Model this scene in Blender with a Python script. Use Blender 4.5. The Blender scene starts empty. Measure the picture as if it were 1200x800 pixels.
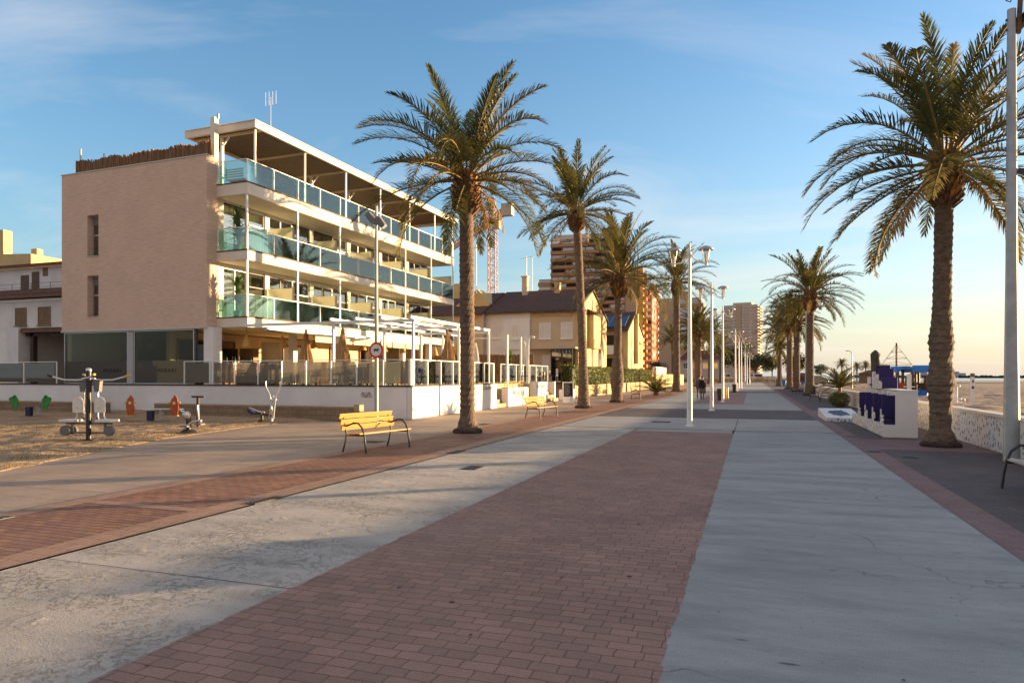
import bpy, bmesh, math, random
from mathutils import Vector, Matrix
R = math.radians
scene = bpy.context.scene
COL = scene.collection

# ------------------------------------------------------------------ camera, sky, sun, exposure
cam_data = bpy.data.cameras.new("camera")
cam = bpy.data.objects.new("camera", cam_data)
COL.objects.link(cam)
cam.location = (0, 0, 1.7)
cam.rotation_euler = (R(90), 0, R(19.35))
cam_data.sensor_width = 36
cam_data.lens = 24
cam_data.shift_y = 40 / 1200
cam_data.clip_start = 0.1
cam_data.clip_end = 20000
scene.camera = cam

SUN_AZ, SUN_EL = 36.5, 4.3          # degrees from +X towards +Y, and above the horizon
CLOUD_Z = 2.7
world = bpy.data.worlds.new("World")
scene.world = world
world.use_nodes = True
wt = world.node_tree
bg = wt.nodes['Background']
bg.inputs[1].default_value = 0.108
sky = wt.nodes.new('ShaderNodeTexSky')
sky.sky_type = 'NISHITA'
sky.sun_disc = False
sky.sun_elevation = R(SUN_EL)
sky.sun_rotation = R(90 - SUN_AZ)
sky.air_density = 1.0
sky.dust_density = 0.4
sky.ozone_density = 2.6
hs = wt.nodes.new('ShaderNodeHueSaturation')
hs.inputs['Saturation'].default_value = 1.06
hs.inputs['Value'].default_value = 1.25
wt.links.new(sky.outputs[0], hs.inputs['Color'])
# thin cirrus: noise on the sky's direction projected to a flat layer
tc = wt.nodes.new('ShaderNodeTexCoord')
sp = wt.nodes.new('ShaderNodeSeparateXYZ')
wt.links.new(tc.outputs['Generated'], sp.inputs[0])
def wmath(op, a, b=None):
    n = wt.nodes.new('ShaderNodeMath'); n.operation = op
    for i, v in enumerate((a, b)):
        if v is None: continue
        if isinstance(v, (int, float)): n.inputs[i].default_value = v
        else: wt.links.new(v, n.inputs[i])
    return n.outputs[0]
zc = wmath('ADD', wmath('MAXIMUM', sp.outputs[2], 0.0), 0.10)
cx = wmath('DIVIDE', sp.outputs[0], zc)
cy = wmath('DIVIDE', sp.outputs[1], zc)
cb = wt.nodes.new('ShaderNodeCombineXYZ')
wt.links.new(wmath('MULTIPLY', cx, 0.45), cb.inputs[0])
wt.links.new(wmath('MULTIPLY', cy, 1.0), cb.inputs[1])
cb.inputs[2].default_value = CLOUD_Z
nz = wt.nodes.new('ShaderNodeTexNoise')
nz.inputs['Scale'].default_value = 0.75
nz.inputs['Detail'].default_value = 9
nz.inputs['Roughness'].default_value = 0.6
nz.inputs['Distortion'].default_value = 1.1
wt.links.new(cb.outputs[0], nz.inputs['Vector'])
rp = wt.nodes.new('ShaderNodeValToRGB')
rp.color_ramp.elements[0].position = 0.50
rp.color_ramp.elements[0].color = (0, 0, 0, 1)
rp.color_ramp.elements[1].position = 0.82
rp.color_ramp.elements[1].color = (0.42, 0.42, 0.42, 1)
wt.links.new(nz.outputs[0], rp.inputs[0])
mx = wt.nodes.new('ShaderNodeMix'); mx.data_type = 'RGBA'
wt.links.new(rp.outputs[0], mx.inputs[0])
# pale haze low over the horizon, peach on the sun's side and milky blue away from it
fw = wt.nodes.new('ShaderNodeVectorMath'); fw.operation = 'DOT_PRODUCT'; fw.inputs[1].default_value = (math.cos(R(SUN_AZ)), math.sin(R(SUN_AZ)), 0)
wt.links.new(tc.outputs['Generated'], fw.inputs[0])
hz = wt.nodes.new('ShaderNodeMix'); hz.data_type = 'RGBA'
hzr = wt.nodes.new('ShaderNodeValToRGB')
hzr.color_ramp.elements[0].position = 0.15; hzr.color_ramp.elements[0].color = (0, 0, 0, 1)
hzr.color_ramp.elements[1].position = 0.80; hzr.color_ramp.elements[1].color = (1, 1, 1, 1)
wt.links.new(fw.outputs['Value'], hzr.inputs[0])
hcol = wt.nodes.new('ShaderNodeMix'); hcol.data_type = 'RGBA'
wt.links.new(hzr.outputs[0], hcol.inputs[0])
hcol.inputs[6].default_value = (0.95, 1.35, 1.60, 1)
hcol.inputs[7].default_value = (2.05, 1.88, 1.66, 1)
hf = wmath('MULTIPLY', wmath('POWER', 2.718, wmath('MULTIPLY', wmath('MAXIMUM', sp.outputs[2], 0.0), -6.0)), 0.92)
wt.links.new(hf, hz.inputs[0]); wt.links.new(hs.outputs[0], hz.inputs[6]); wt.links.new(hcol.outputs[2], hz.inputs[7])
wt.links.new(hz.outputs[2], mx.inputs[6])
mx.inputs[7].default_value = (3.2, 2.9, 2.7, 1)
# faint cloud bars low over the sea
bv = wt.nodes.new('ShaderNodeCombineXYZ')
wt.links.new(wmath('MULTIPLY', sp.outputs[0], 1.5), bv.inputs[0]); wt.links.new(wmath('MULTIPLY', sp.outputs[1], 1.5), bv.inputs[1]); wt.links.new(wmath('MULTIPLY', sp.outputs[2], 20.0), bv.inputs[2])
bn = wt.nodes.new('ShaderNodeTexNoise'); bn.inputs['Scale'].default_value = 1.1; bn.inputs['Detail'].default_value = 6; bn.inputs['Roughness'].default_value = .5
wt.links.new(bv.outputs[0], bn.inputs['Vector'])
bw = wt.nodes.new('ShaderNodeValToRGB')
bw.color_ramp.elements[0].position = .50; bw.color_ramp.elements[0].color = (0, 0, 0, 1)
bw.color_ramp.elements[1].position = .70; bw.color_ramp.elements[1].color = (.75, .75, .75, 1)
wt.links.new(bn.outputs[0], bw.inputs[0])
bz = wt.nodes.new('ShaderNodeMapRange'); bz.inputs['From Min'].default_value = .30; bz.inputs['From Max'].default_value = .10
wt.links.new(sp.outputs[2], bz.inputs[0])
bfac = wmath('MULTIPLY', bw.outputs[0], wmath('MULTIPLY', bz.outputs[0], wmath('MAXIMUM', fw.outputs['Value'], 0.0)))
mb_ = wt.nodes.new('ShaderNodeMix'); mb_.data_type = 'RGBA'
wt.links.new(bfac, mb_.inputs[0]); wt.links.new(mx.outputs[2], mb_.inputs[6]); mb_.inputs[7].default_value = (2.75, 2.45, 2.15, 1)
# unseen bright veil added behind the viewer and overhead as warm fill light
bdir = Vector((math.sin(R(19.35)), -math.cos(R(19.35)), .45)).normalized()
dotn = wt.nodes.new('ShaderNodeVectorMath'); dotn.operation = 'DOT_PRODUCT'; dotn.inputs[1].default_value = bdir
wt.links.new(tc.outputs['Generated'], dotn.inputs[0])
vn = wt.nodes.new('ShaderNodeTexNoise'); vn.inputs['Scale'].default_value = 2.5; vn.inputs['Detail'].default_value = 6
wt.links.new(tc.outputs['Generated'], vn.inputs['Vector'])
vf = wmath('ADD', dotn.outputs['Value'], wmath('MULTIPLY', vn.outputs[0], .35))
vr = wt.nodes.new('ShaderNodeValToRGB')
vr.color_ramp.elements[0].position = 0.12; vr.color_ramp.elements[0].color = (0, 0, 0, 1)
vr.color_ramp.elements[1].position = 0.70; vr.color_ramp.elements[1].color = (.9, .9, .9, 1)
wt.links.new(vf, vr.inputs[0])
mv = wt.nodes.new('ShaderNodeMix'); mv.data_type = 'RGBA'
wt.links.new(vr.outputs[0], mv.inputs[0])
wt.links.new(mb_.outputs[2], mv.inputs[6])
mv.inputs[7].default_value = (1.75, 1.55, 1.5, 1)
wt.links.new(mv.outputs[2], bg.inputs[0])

sun_data = bpy.data.lights.new("sun", 'SUN')
sun_data.energy = 5.0
sun_data.angle = R(0.5)
sun_data.color = (1.0, 0.68, 0.36)
sun = bpy.data.objects.new("sun", sun_data)
COL.objects.link(sun)
sdir = Vector((math.cos(R(SUN_AZ)) * math.cos(R(SUN_EL)), math.sin(R(SUN_AZ)) * math.cos(R(SUN_EL)), math.sin(R(SUN_EL))))
sun.rotation_euler = sdir.to_track_quat('Z', 'Y').to_euler()
sun.location = sdir * 200

scene.view_settings.view_transform = 'Standard'
scene.view_settings.look = 'None'
scene.view_settings.exposure = 1.82
scene.view_settings.gamma = 1.0
scene.view_settings.use_curve_mapping = False
scene.cycles.max_bounces = 10
scene.cycles.transparent_max_bounces = 24

# ------------------------------------------------------------------ materials
def srgb(r, g, b):
    f = lambda c: (c / 255) / 12.92 if c <= 10 else (((c / 255) + .055) / 1.055) ** 2.4
    return (f(r), f(g), f(b))
MATS = {}
def new_mat(name):
    m = bpy.data.materials.new(name); m.use_nodes = True
    MATS[name] = m
    return m, m.node_tree, m.node_tree.nodes['Principled BSDF']
def node(nt, kind, **kw):
    n = nt.nodes.new(kind)
    for k, v in kw.items():
        if k in n.inputs.keys(): n.inputs[k].default_value = v
        else: setattr(n, k, v)
    return n
def rgba(c): return (c[0], c[1], c[2], 1)
def coord(nt, sx=1, sy=1, sz=1, rot=0):
    t = nt.nodes.new('ShaderNodeTexCoord'); m = nt.nodes.new('ShaderNodeMapping')
    m.inputs['Scale'].default_value = (sx, sy, sz)
    m.inputs['Rotation'].default_value = (0, 0, rot)
    nt.links.new(t.outputs['Object'], m.inputs[0])
    return m.outputs[0]
def mix(nt, fac, a, b, mode='MIX'):
    n = nt.nodes.new('ShaderNodeMix'); n.data_type = 'RGBA'; n.blend_type = mode
    for i, v in ((0, fac), (6, a), (7, b)):
        if hasattr(v, 'links') or isinstance(v, bpy.types.NodeSocket): nt.links.new(v, n.inputs[i])
        elif isinstance(v, (int, float)): n.inputs[i].default_value = v
        else: n.inputs[i].default_value = rgba(v)
    return n.outputs[2]
def ramp(nt, fac, stops):
    n = nt.nodes.new('ShaderNodeValToRGB'); e = n.color_ramp.elements
    while len(e) < len(stops): e.new(0.5)
    for el, (p, c) in zip(e, stops):
        el.position = p; el.color = rgba(c) if not isinstance(c, (int, float)) else (c, c, c, 1)
    nt.links.new(fac, n.inputs[0])
    return n.outputs[0]
def noise(nt, vec, scale, detail=4, rough=.55, dist=0):
    n = node(nt, 'ShaderNodeTexNoise', Scale=scale, Detail=detail, Roughness=rough, Distortion=dist)
    nt.links.new(vec, n.inputs['Vector'])
    return n.outputs[0]
def bump(nt, bsdf, h, strength, dist=.01):
    n = node(nt, 'ShaderNodeBump', Strength=strength, Distance=dist)
    nt.links.new(h, n.inputs['Height'])
    prev = bsdf.inputs['Normal'].links
    if prev: nt.links.new(prev[0].from_socket, n.inputs['Normal'])
    nt.links.new(n.outputs[0], bsdf.inputs['Normal'])
def mat(name, col, rough=.7, var=.14, scale=3., bmp=0., bscale=40., bdist=.01, metal=0., spec=.35, stain=None, stretch=(1, 1, 1)):
    m, nt, b = new_mat(name)
    v = coord(nt, *stretch)
    n = noise(nt, v, scale, 5)
    lo = [c * (1 - var) for c in col]; hi = [min(1, c * (1 + var)) for c in col]
    c = ramp(nt, n, [(.3, lo), (.7, hi)])
    if stain:
        n2 = noise(nt, v, scale * .27, 6, .65, .6)
        c = mix(nt, ramp(nt, n2, [(.5, 0.), (.75, 1.)]), c, stain)
    nt.links.new(c, b.inputs['Base Color'])
    b.inputs['Roughness'].default_value = rough
    b.inputs['Metallic'].default_value = metal
    b.inputs['Specular IOR Level'].default_value = spec
    if bmp: bump(nt, b, noise(nt, v, bscale, 4), bmp, bdist)
    return m
def glass(name, tint, refl=.12, rough=.03, gcol=(1, 1, 1), fres=1.3):
    m = bpy.data.materials.new(name); m.use_nodes = True; MATS[name] = m
    nt = m.node_tree; nt.nodes.clear()
    out = nt.nodes.new('ShaderNodeOutputMaterial')
    tr = nt.nodes.new('ShaderNodeBsdfTransparent'); tr.inputs[0].default_value = rgba(tint)
    gl = nt.nodes.new('ShaderNodeBsdfGlossy'); gl.inputs[0].default_value = rgba(gcol); gl.inputs['Roughness'].default_value = rough
    fr = nt.nodes.new('ShaderNodeFresnel'); fr.inputs[0].default_value = fres
    ad = nt.nodes.new('ShaderNodeMath'); ad.operation = 'ADD'; ad.use_clamp = True; ad.inputs[1].default_value = refl
    nt.links.new(fr.outputs[0], ad.inputs[0])
    ms = nt.nodes.new('ShaderNodeMixShader')
    nt.links.new(ad.outputs[0], ms.inputs[0]); nt.links.new(tr.outputs[0], ms.inputs[1]); nt.links.new(gl.outputs[0], ms.inputs[2])
    nt.links.new(ms.outputs[0], out.inputs[0])
    return m
def frosted(name, col, trans=.35, alpha_tint=(.8, .85, .8)):
    m = bpy.data.materials.new(name); m.use_nodes = True; MATS[name] = m
    nt = m.node_tree; b = nt.nodes['Principled BSDF']; out = nt.nodes['Material Output']
    b.inputs['Base Color'].default_value = rgba(col); b.inputs['Roughness'].default_value = .22
    tl = nt.nodes.new('ShaderNodeBsdfTranslucent'); tl.inputs[0].default_value = rgba(col)
    tp = nt.nodes.new('ShaderNodeBsdfTransparent'); tp.inputs[0].default_value = rgba(alpha_tint)
    a = nt.nodes.new('ShaderNodeMixShader'); a.inputs[0].default_value = .5
    nt.links.new(b.outputs[0], a.inputs[1]); nt.links.new(tl.outputs[0], a.inputs[2])
    c = nt.nodes.new('ShaderNodeMixShader'); c.inputs[0].default_value = trans
    nt.links.new(a.outputs[0], c.inputs[1]); nt.links.new(tp.outputs[0], c.inputs[2])
    nt.links.new(c.outputs[0], out.inputs[0])
    return m
def leafy(name, c1, c2, trans=.3, scale=1.5, rough=.5):
    m = bpy.data.materials.new(name); m.use_nodes = True; MATS[name] = m
    nt = m.node_tree; b = nt.nodes['Principled BSDF']; out = nt.nodes['Material Output']
    n = noise(nt, coord(nt), scale, 3)
    c = ramp(nt, n, [(.35, c1), (.65, c2)])
    nt.links.new(c, b.inputs['Base Color']); b.inputs['Roughness'].default_value = rough
    tl = nt.nodes.new('ShaderNodeBsdfTranslucent'); nt.links.new(c, tl.inputs[0])
    a = nt.nodes.new('ShaderNodeMixShader'); a.inputs[0].default_value = trans
    nt.links.new(b.outputs[0], a.inputs[1]); nt.links.new(tl.outputs[0], a.inputs[2])
    nt.links.new(a.outputs[0], out.inputs[0])
    return m
def bricks(name, c1, c2, mortar, w, h, msize, rot=0, rough=.8, bmp=.5, bdist=.006, wob=.012, plane='xy', smooth=.15, stain=None, offset=.5, spots=False, squash=1., sqf=2, streak=0., low=(.78, 1.12)):
    m, nt, b = new_mat(name)
    t = nt.nodes.new('ShaderNodeTexCoord')
    src = t.outputs['Object']
    if plane != 'xy':
        s = nt.nodes.new('ShaderNodeSeparateXYZ'); nt.links.new(src, s.inputs[0])
        cbn = nt.nodes.new('ShaderNodeCombineXYZ')
        nt.links.new(s.outputs['XY'.index(plane[0].upper())], cbn.inputs[0]); nt.links.new(s.outputs[2], cbn.inputs[1])
        src = cbn.outputs[0]
    mp = nt.nodes.new('ShaderNodeMapping'); mp.inputs['Rotation'].default_value = (0, 0, rot)
    nt.links.new(src, mp.inputs[0]); v = mp.outputs[0]
    nn = node(nt, 'ShaderNodeTexNoise', Scale=5., Detail=3.)
    nt.links.new(v, nn.inputs['Vector'])
    sb = nt.nodes.new('ShaderNodeVectorMath'); sb.operation = 'SUBTRACT'; sb.inputs[1].default_value = (.5, .5, .5)
    nt.links.new(nn.outputs['Color'], sb.inputs[0])
    sc = nt.nodes.new('ShaderNodeVectorMath'); sc.operation = 'SCALE'; sc.inputs['Scale'].default_value = wob * 2
    nt.links.new(sb.outputs[0], sc.inputs[0])
    ad = nt.nodes.new('ShaderNodeVectorMath'); nt.links.new(v, ad.inputs[0]); nt.links.new(sc.outputs[0], ad.inputs[1])
    br = node(nt, 'ShaderNodeTexBrick', offset=offset, squash=squash, squash_frequency=sqf)
    br.inputs['Color1'].default_value = rgba(c1); br.inputs['Color2'].default_value = rgba(c2); br.inputs['Mortar'].default_value = rgba(mortar)
    br.inputs['Scale'].default_value = 1.; br.inputs['Mortar Size'].default_value = msize; br.inputs['Mortar Smooth'].default_value = smooth
    br.inputs['Brick Width'].default_value = w; br.inputs['Row Height'].default_value = h; br.inputs['Bias'].default_value = 0.
    nt.links.new(ad.outputs[0], br.inputs['Vector'])
    c = br.outputs['Color']
    n1 = noise(nt, v, .9, 6, .6)
    c = mix(nt, 1., c, ramp(nt, n1, [(.3, low[0]), (.7, low[1])]), 'MULTIPLY')
    n2 = noise(nt, v, 60, 3)
    c = mix(nt, 1., c, ramp(nt, n2, [(.3, .86), (.7, 1.1)]), 'MULTIPLY')
    if streak:
        sm = nt.nodes.new('ShaderNodeMapping'); sm.inputs['Scale'].default_value = (1.3, 13., 1); nt.links.new(v, sm.inputs[0])
        c = mix(nt, 1., c, ramp(nt, noise(nt, sm.outputs[0], 1.6, 5, .6), [(.3, 1 - streak), (.7, 1 + streak * .6)]), 'MULTIPLY')
    if stain: c = mix(nt, ramp(nt, noise(nt, v, .35, 6, .65), [(.5, 0.), (.78, .8)]), c, stain)
    if spots:
        vo = node(nt, 'ShaderNodeTexVoronoi', Scale=1.6); nt.links.new(v, vo.inputs['Vector'])
        c = mix(nt, ramp(nt, vo.outputs['Distance'], [(.03, 1.), (.045, 0.)]), c, (.05, .04, .04))
    nt.links.new(c, b.inputs['Base Color'])
    b.inputs['Roughness'].default_value = rough; b.inputs['Specular IOR Level'].default_value = .3
    inv = nt.nodes.new('ShaderNodeMath'); inv.operation = 'SUBTRACT'; inv.inputs[0].default_value = 1.
    nt.links.new(br.outputs['Fac'], inv.inputs[1])
    bump(nt, b, inv.outputs[0], bmp, bdist)
    bump(nt, b, noise(nt, v, 90, 4), .25, .004)
    bump(nt, b, noise(nt, v, 7, 3), .3, .012)
    return m
def concrete(name, base, warm, rough_bump, pit=True, cracks=True, seed=0., flake=0., cellbump=0.):
    m, nt, b = new_mat(name)
    t = nt.nodes.new('ShaderNodeTexCoord'); mp = nt.nodes.new('ShaderNodeMapping'); mp.inputs['Location'].default_value = (seed, seed * .7, 0)
    nt.links.new(t.outputs['Object'], mp.inputs[0]); v = mp.outputs[0]
    st = nt.nodes.new('ShaderNodeMapping'); st.inputs['Scale'].default_value = (.45, 1.6, 1); nt.links.new(v, st.inputs[0])
    c = ramp(nt, noise(nt, st.outputs[0], 1.1, 8, .62, .3), [(.30, [x * .70 for x in base]), (.52, base), (.70, warm)])
    c = mix(nt, ramp(nt, noise(nt, v, .35, 5, .6, .5), [(.45, 0.), (.75, .55)]), c, [x * .72 for x in base])
    c = mix(nt, 1., c, ramp(nt, noise(nt, v, 110, 3), [(.3, .80), (.7, 1.18)]), 'MULTIPLY')
    h = noise(nt, v, 60, 6, .6)
    if pit:
        vo = node(nt, 'ShaderNodeTexVoronoi', Scale=2.3, Randomness=1.); nt.links.new(st.outputs[0], vo.inputs['Vector'])
        msk = ramp(nt, vo.outputs['Distance'], [(.04, 1.), (.075, 0.)])
        c = mix(nt, msk, c, [x * .32 for x in base])
        vo2 = node(nt, 'ShaderNodeTexVoronoi', Scale=9., Randomness=1.); nt.links.new(v, vo2.inputs['Vector'])
        c = mix(nt, ramp(nt, vo2.outputs['Distance'], [(.05, .75), (.10, 0.)]), c, [x * .45 for x in base])
        fl = nt.nodes.new('ShaderNodeMapping'); fl.inputs['Scale'].default_value = (2.2, 7., 1); nt.links.new(v, fl.inputs[0])
        vo3 = node(nt, 'ShaderNodeTexVoronoi', Scale=1.9, Randomness=1.); nt.links.new(fl.outputs[0], vo3.inputs['Vector'])
        c = mix(nt, ramp(nt, vo3.outputs['Distance'], [(.05, .55), (.12, 0.)]), c, [x * .55 for x in base])
        c = mix(nt, 1., c, ramp(nt, noise(nt, st.outputs[0], 5.5, 8, .7), [(.3, .88), (.7, 1.10)]), 'MULTIPLY')
    if cracks:
        nn = node(nt, 'ShaderNodeTexNoise', Scale=1.7, Detail=5.); nt.links.new(v, nn.inputs['Vector'])
        av = nt.nodes.new('ShaderNodeVectorMath'); nt.links.new(v, av.inputs[0]); nt.links.new(nn.outputs['Color'], av.inputs[1])
        ve = node(nt, 'ShaderNodeTexVoronoi', Scale=.42, feature='DISTANCE_TO_EDGE'); nt.links.new(av.outputs[0], ve.inputs['Vector'])
        gate = ramp(nt, noise(nt, v, .55, 3), [(.53, 0.), (.6, 1.)])
        ck = mix(nt, 1., ramp(nt, ve.outputs['Distance'], [(.0018, .75), (.0052, 0.)]), gate, 'MULTIPLY')
        c = mix(nt, ck, c, [x * .25 for x in base])
    nt.links.new(c, b.inputs['Base Color'])
    b.inputs['Roughness'].default_value = .82; b.inputs['Specular IOR Level'].default_value = .3
    bump(nt, b, h, rough_bump, .012)
    bump(nt, b, noise(nt, v, 140, 3), rough_bump * .6, .003)
    if flake:
        gate = ramp(nt, noise(nt, v, .9, 5, .6), [(.42, 0.), (.58, 1.)])
        isl = noise(nt, v, 9., 9, .68)
        plate = mix(nt, 1., ramp(nt, isl, [(.50, 0.), (.56, 1.)]), gate, 'MULTIPLY')
        bump(nt, b, plate, flake * .8, .010)
        iso = noise(nt, v, 3.1, 4, .5)
        hump = ramp(nt, iso, [(.60, 0.), (.70, 1.)])
        bump(nt, b, hump, flake * .6, .015)
        bump(nt, b, noise(nt, v, 1.4, 5, .6), flake * .5, .04)
    return m

# ------------------------------------------------------------------ mesh builder
class MB:
    def __init__(s): s.v = []; s.f = []; s.m = []; s.sm = []
    def face(s, pts, mi=0, smooth=False):
        n = len(s.v); s.v += [tuple(p) for p in pts]; s.f.append(tuple(range(n, n + len(pts)))); s.m.append(mi); s.sm.append(smooth)
    def _add(s, vs, fs, mi, smooth=False):
        n = len(s.v); s.v += [tuple(p) for p in vs]
        for f in fs: s.f.append(tuple(i + n for i in f)); s.m.append(mi); s.sm.append(smooth)
    def box(s, x0, x1, y0, y1, z0, z1, mi=0):
        vs = [(x, y, z) for x in (x0, x1) for y in (y0, y1) for z in (z0, z1)]
        s._add(vs, [(0, 1, 3, 2), (4, 6, 7, 5), (0, 4, 5, 1), (2, 3, 7, 6), (0, 2, 6, 4), (1, 5, 7, 3)], mi)
    def beam(s, p, q, w, h, mi=0, up=(0, 0, 1)):
        p = Vector(p); q = Vector(q); d = (q - p).normalized(); u = Vector(up)
        if abs(d.dot(u)) > .98: u = Vector((1, 0, 0))
        sd = d.cross(u).normalized() * (w / 2); uu = sd.cross(d).normalized() * (h / 2)
        vs = [a + b * sd + c * uu for a in (p, q) for b in (-1, 1) for c in (-1, 1)]
        s._add(vs, [(0, 1, 3, 2), (4, 6, 7, 5), (0, 4, 5, 1), (2, 3, 7, 6), (0, 2, 6, 4), (1, 5, 7, 3)], mi)
    def tube(s, pts, r, n=8, mi=0, caps=True, smooth=True, flat=1.):
        pts = [Vector(p) for p in pts]; k = len(pts)
        rs = r if isinstance(r, (list, tuple)) else [r] * k
        vs = []; u = None
        for i, p in enumerate(pts):
            d = (pts[min(i + 1, k - 1)] - pts[max(i - 1, 0)]).normalized()
            if u is None:
                u = Vector((0, 0, 1)) if abs(d.z) < .9 else Vector((1, 0, 0))
            u = (u - d * u.dot(d)).normalized(); w = d.cross(u)
            for j in range(n):
                a = 2 * math.pi * j / n
                vs.append(p + u * (math.cos(a) * rs[i] * flat) + w * (math.sin(a) * rs[i]))
        fs = [(i * n + j, i * n + (j + 1) % n, (i + 1) * n + (j + 1) % n, (i + 1) * n + j) for i in range(k - 1) for j in range(n)]
        s._add(vs, fs, mi, smooth)
        if caps:
            s.face(vs[:n][::-1], mi); s.face(vs[-n:], mi)
    def lathe(s, prof, c=(0, 0, 0), n=14, mi=0, smooth=True, axis='z'):
        vs = []
        for r, z in prof:
            for j in range(n):
                a = 2 * math.pi * j / n; x, y = r * math.cos(a), r * math.sin(a)
                p = (x, y, z) if axis == 'z' else ((z, x, y) if axis == 'x' else (x, z, y))
                vs.append((c[0] + p[0], c[1] + p[1], c[2] + p[2]))
        k = len(prof)
        fs = [(i * n + j, i * n + (j + 1) % n, (i + 1) * n + (j + 1) % n, (i + 1) * n + j) for i in range(k - 1) for j in range(n)]
        s._add(vs, fs, mi, smooth)
        s.face(vs[:n][::-1], mi); s.face(vs[-n:], mi)
    def prism(s, pts, axis, a, b, mi=0):
        def P(u, v, w): return (u, v, w) if axis == 'z' else ((w, u, v) if axis == 'x' else (u, w, v))
        lo = [P(u, v, a) for u, v in pts]; hi = [P(u, v, b) for u, v in pts]; n = len(pts)
        s.face(lo[::-1], mi); s.face(hi, mi)
        for i in range(n): s.face((lo[i], lo[(i + 1) % n], hi[(i + 1) % n], hi[i]), mi)
    def ring(s, axis, u0, u1, z0, z1, t, a, b, mi=0):
        # rectangular frame lying in a plane: axis 'y' -> faces -Y/+Y (u is x), axis 'x' -> u is y
        for q in ((u0, u1, z0, z0 + t), (u0, u1, z1 - t, z1), (u0, u0 + t, z0 + t, z1 - t), (u1 - t, u1, z0 + t, z1 - t)):
            if axis == 'y': s.box(q[0], q[1], a, b, q[2], q[3], mi)
            else: s.box(a, b, q[0], q[1], q[2], q[3], mi)
    def ob(s, name, mats, parent=None, loc=(0, 0, 0), rz=0, bevel=0, fix=True):
        me = bpy.data.meshes.new(name); me.from_pydata(s.v, [], s.f)
        if not isinstance(mats, (list, tuple)): mats = [mats]
        for m in mats: me.materials.append(MATS[m] if isinstance(m, str) else m)
        me.polygons.foreach_set('material_index', s.m); me.polygons.foreach_set('use_smooth', s.sm)
        if fix and len(s.f) < 60000:
            bm = bmesh.new(); bm.from_mesh(me)
            if bevel: bmesh.ops.remove_doubles(bm, verts=bm.verts, dist=1e-5)
            bmesh.ops.recalc_face_normals(bm, faces=bm.faces); bm.to_mesh(me); bm.free()
        me.update()
        o = bpy.data.objects.new(name, me); COL.objects.link(o); o.location = loc; o.rotation_euler = (0, 0, rz)
        if bevel:
            bv = o.modifiers.new('bevel', 'BEVEL'); bv.width = bevel; bv.segments = 2; bv.limit_method = 'ANGLE'; bv.angle_limit = R(40)
        if parent: o.parent = parent
        return o
def tag(o, label, cat, group=None, kind=None):
    o['label'] = label; o['category'] = cat
    if group: o['group'] = group
    if kind: o['kind'] = kind
    return o
def struct(o, kind='structure'): o['kind'] = kind; return o
def thing(name, label, cat, loc=(0, 0, 0), rz=0, group=None, scale=1):
    o = bpy.data.objects.new(name, None); COL.objects.link(o); o.empty_display_size = .2
    o.location = loc; o.rotation_euler = (0, 0, rz); o.scale = (scale,) * 3
    return tag(o, label, cat, group)
def dup(root, label=None, loc=None, rz=None, scale=None, parent=None):
    c = root.copy(); COL.objects.link(c)
    if parent: c.parent = parent
    if label: c['label'] = label
    if loc is not None: c.location = loc
    if rz is not None: c.rotation_euler = (0, 0, rz)
    if scale is not None: c.scale = (scale,) * 3
    for ch in list(root.children): dup(ch, parent=c)
    return c
def lettering(text, size, mat_name, parent, loc, rot, name='lettering', depth=.006, spacing=1.):
    cu = bpy.data.curves.new(name, 'FONT'); cu.body = text; cu.size = size; cu.extrude = depth; cu.space_character = spacing
    cu.align_x = 'CENTER'; cu.align_y = 'CENTER'
    tmp = bpy.data.objects.new(name, cu); COL.objects.link(tmp)
    dg = bpy.context.evaluated_depsgraph_get()
    me = bpy.data.meshes.new_from_object(tmp.evaluated_get(dg))
    bpy.data.objects.remove(tmp); bpy.data.curves.remove(cu)
    o = bpy.data.objects.new(name, me); COL.objects.link(o); me.materials.clear(); me.materials.append(MATS[mat_name])
    o.location = loc; o.rotation_euler = rot
    if parent: o.parent = parent
    return o

# palette ------------------------------------------------------------
mat('white_paint', (.72, .71, .69), .6, .07, 1.2, .12, 60, .004, stain=(.56, .54, .51))
mat('old_white', (.66, .65, .64), .8, .1, .9, .25, 40, .006, stain=(.5, .49, .47))
mat('wall_white', (.74, .73, .72), .75, .06, .8, .2, 50, .005, stain=(.6, .58, .56))
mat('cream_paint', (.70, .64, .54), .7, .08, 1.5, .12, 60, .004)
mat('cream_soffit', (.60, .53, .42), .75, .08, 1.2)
mat('yellow_render', (.54, .40, .19), .8, .08, .8, .2, 40, .006, stain=(.44, .32, .16))
mat('beige_render', (.55, .44, .31), .85, .08, .6, .2, 40, .006, stain=(.45, .36, .26))
mat('grey_render', (.52, .50, .48), .85, .08, .6)
mat('white_metal', (.74, .74, .73), .4, .05, 2, spec=.5)
mat('grey_metal', (.42, .42, .41), .4, .1, 4, metal=.6)
mat('galvanised', (.36, .37, .37), .45, .12, 5, metal=.4, stain=(.28, .27, .25))
mat('steel', (.62, .61, .59), .3, .08, 6, metal=.9)
mat('black_metal', (.02, .02, .021), .45, .2, 6, spec=.5)
mat('dark_brown', (.055, .035, .025), .6, .2, 4)
mat('dark_frame', (.05, .047, .045), .45, .15, 4)
mat('interior_dark', (.035, .028, .022), .9, .2, 2)
mat('interior_wood', (.22, .13, .065), .7, .25, 2)
mat('interior_cream', (.58, .46, .29), .85, .1, 1)
mat('curtain', (.62, .55, .42), .9, .16, 9, stretch=(1, 3, .05))
mat('curtain_dark', (.12, .10, .07), .9, .25, 9, stretch=(1, 3, .05))
mat('wood_slat', (.13, .068, .038), .75, .3, 5, .2, 60)
mat('bench_wood', (.56, .245, .05), .5, .16, 5, .15, 60, .003, stretch=(1, .12, 6))
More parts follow.
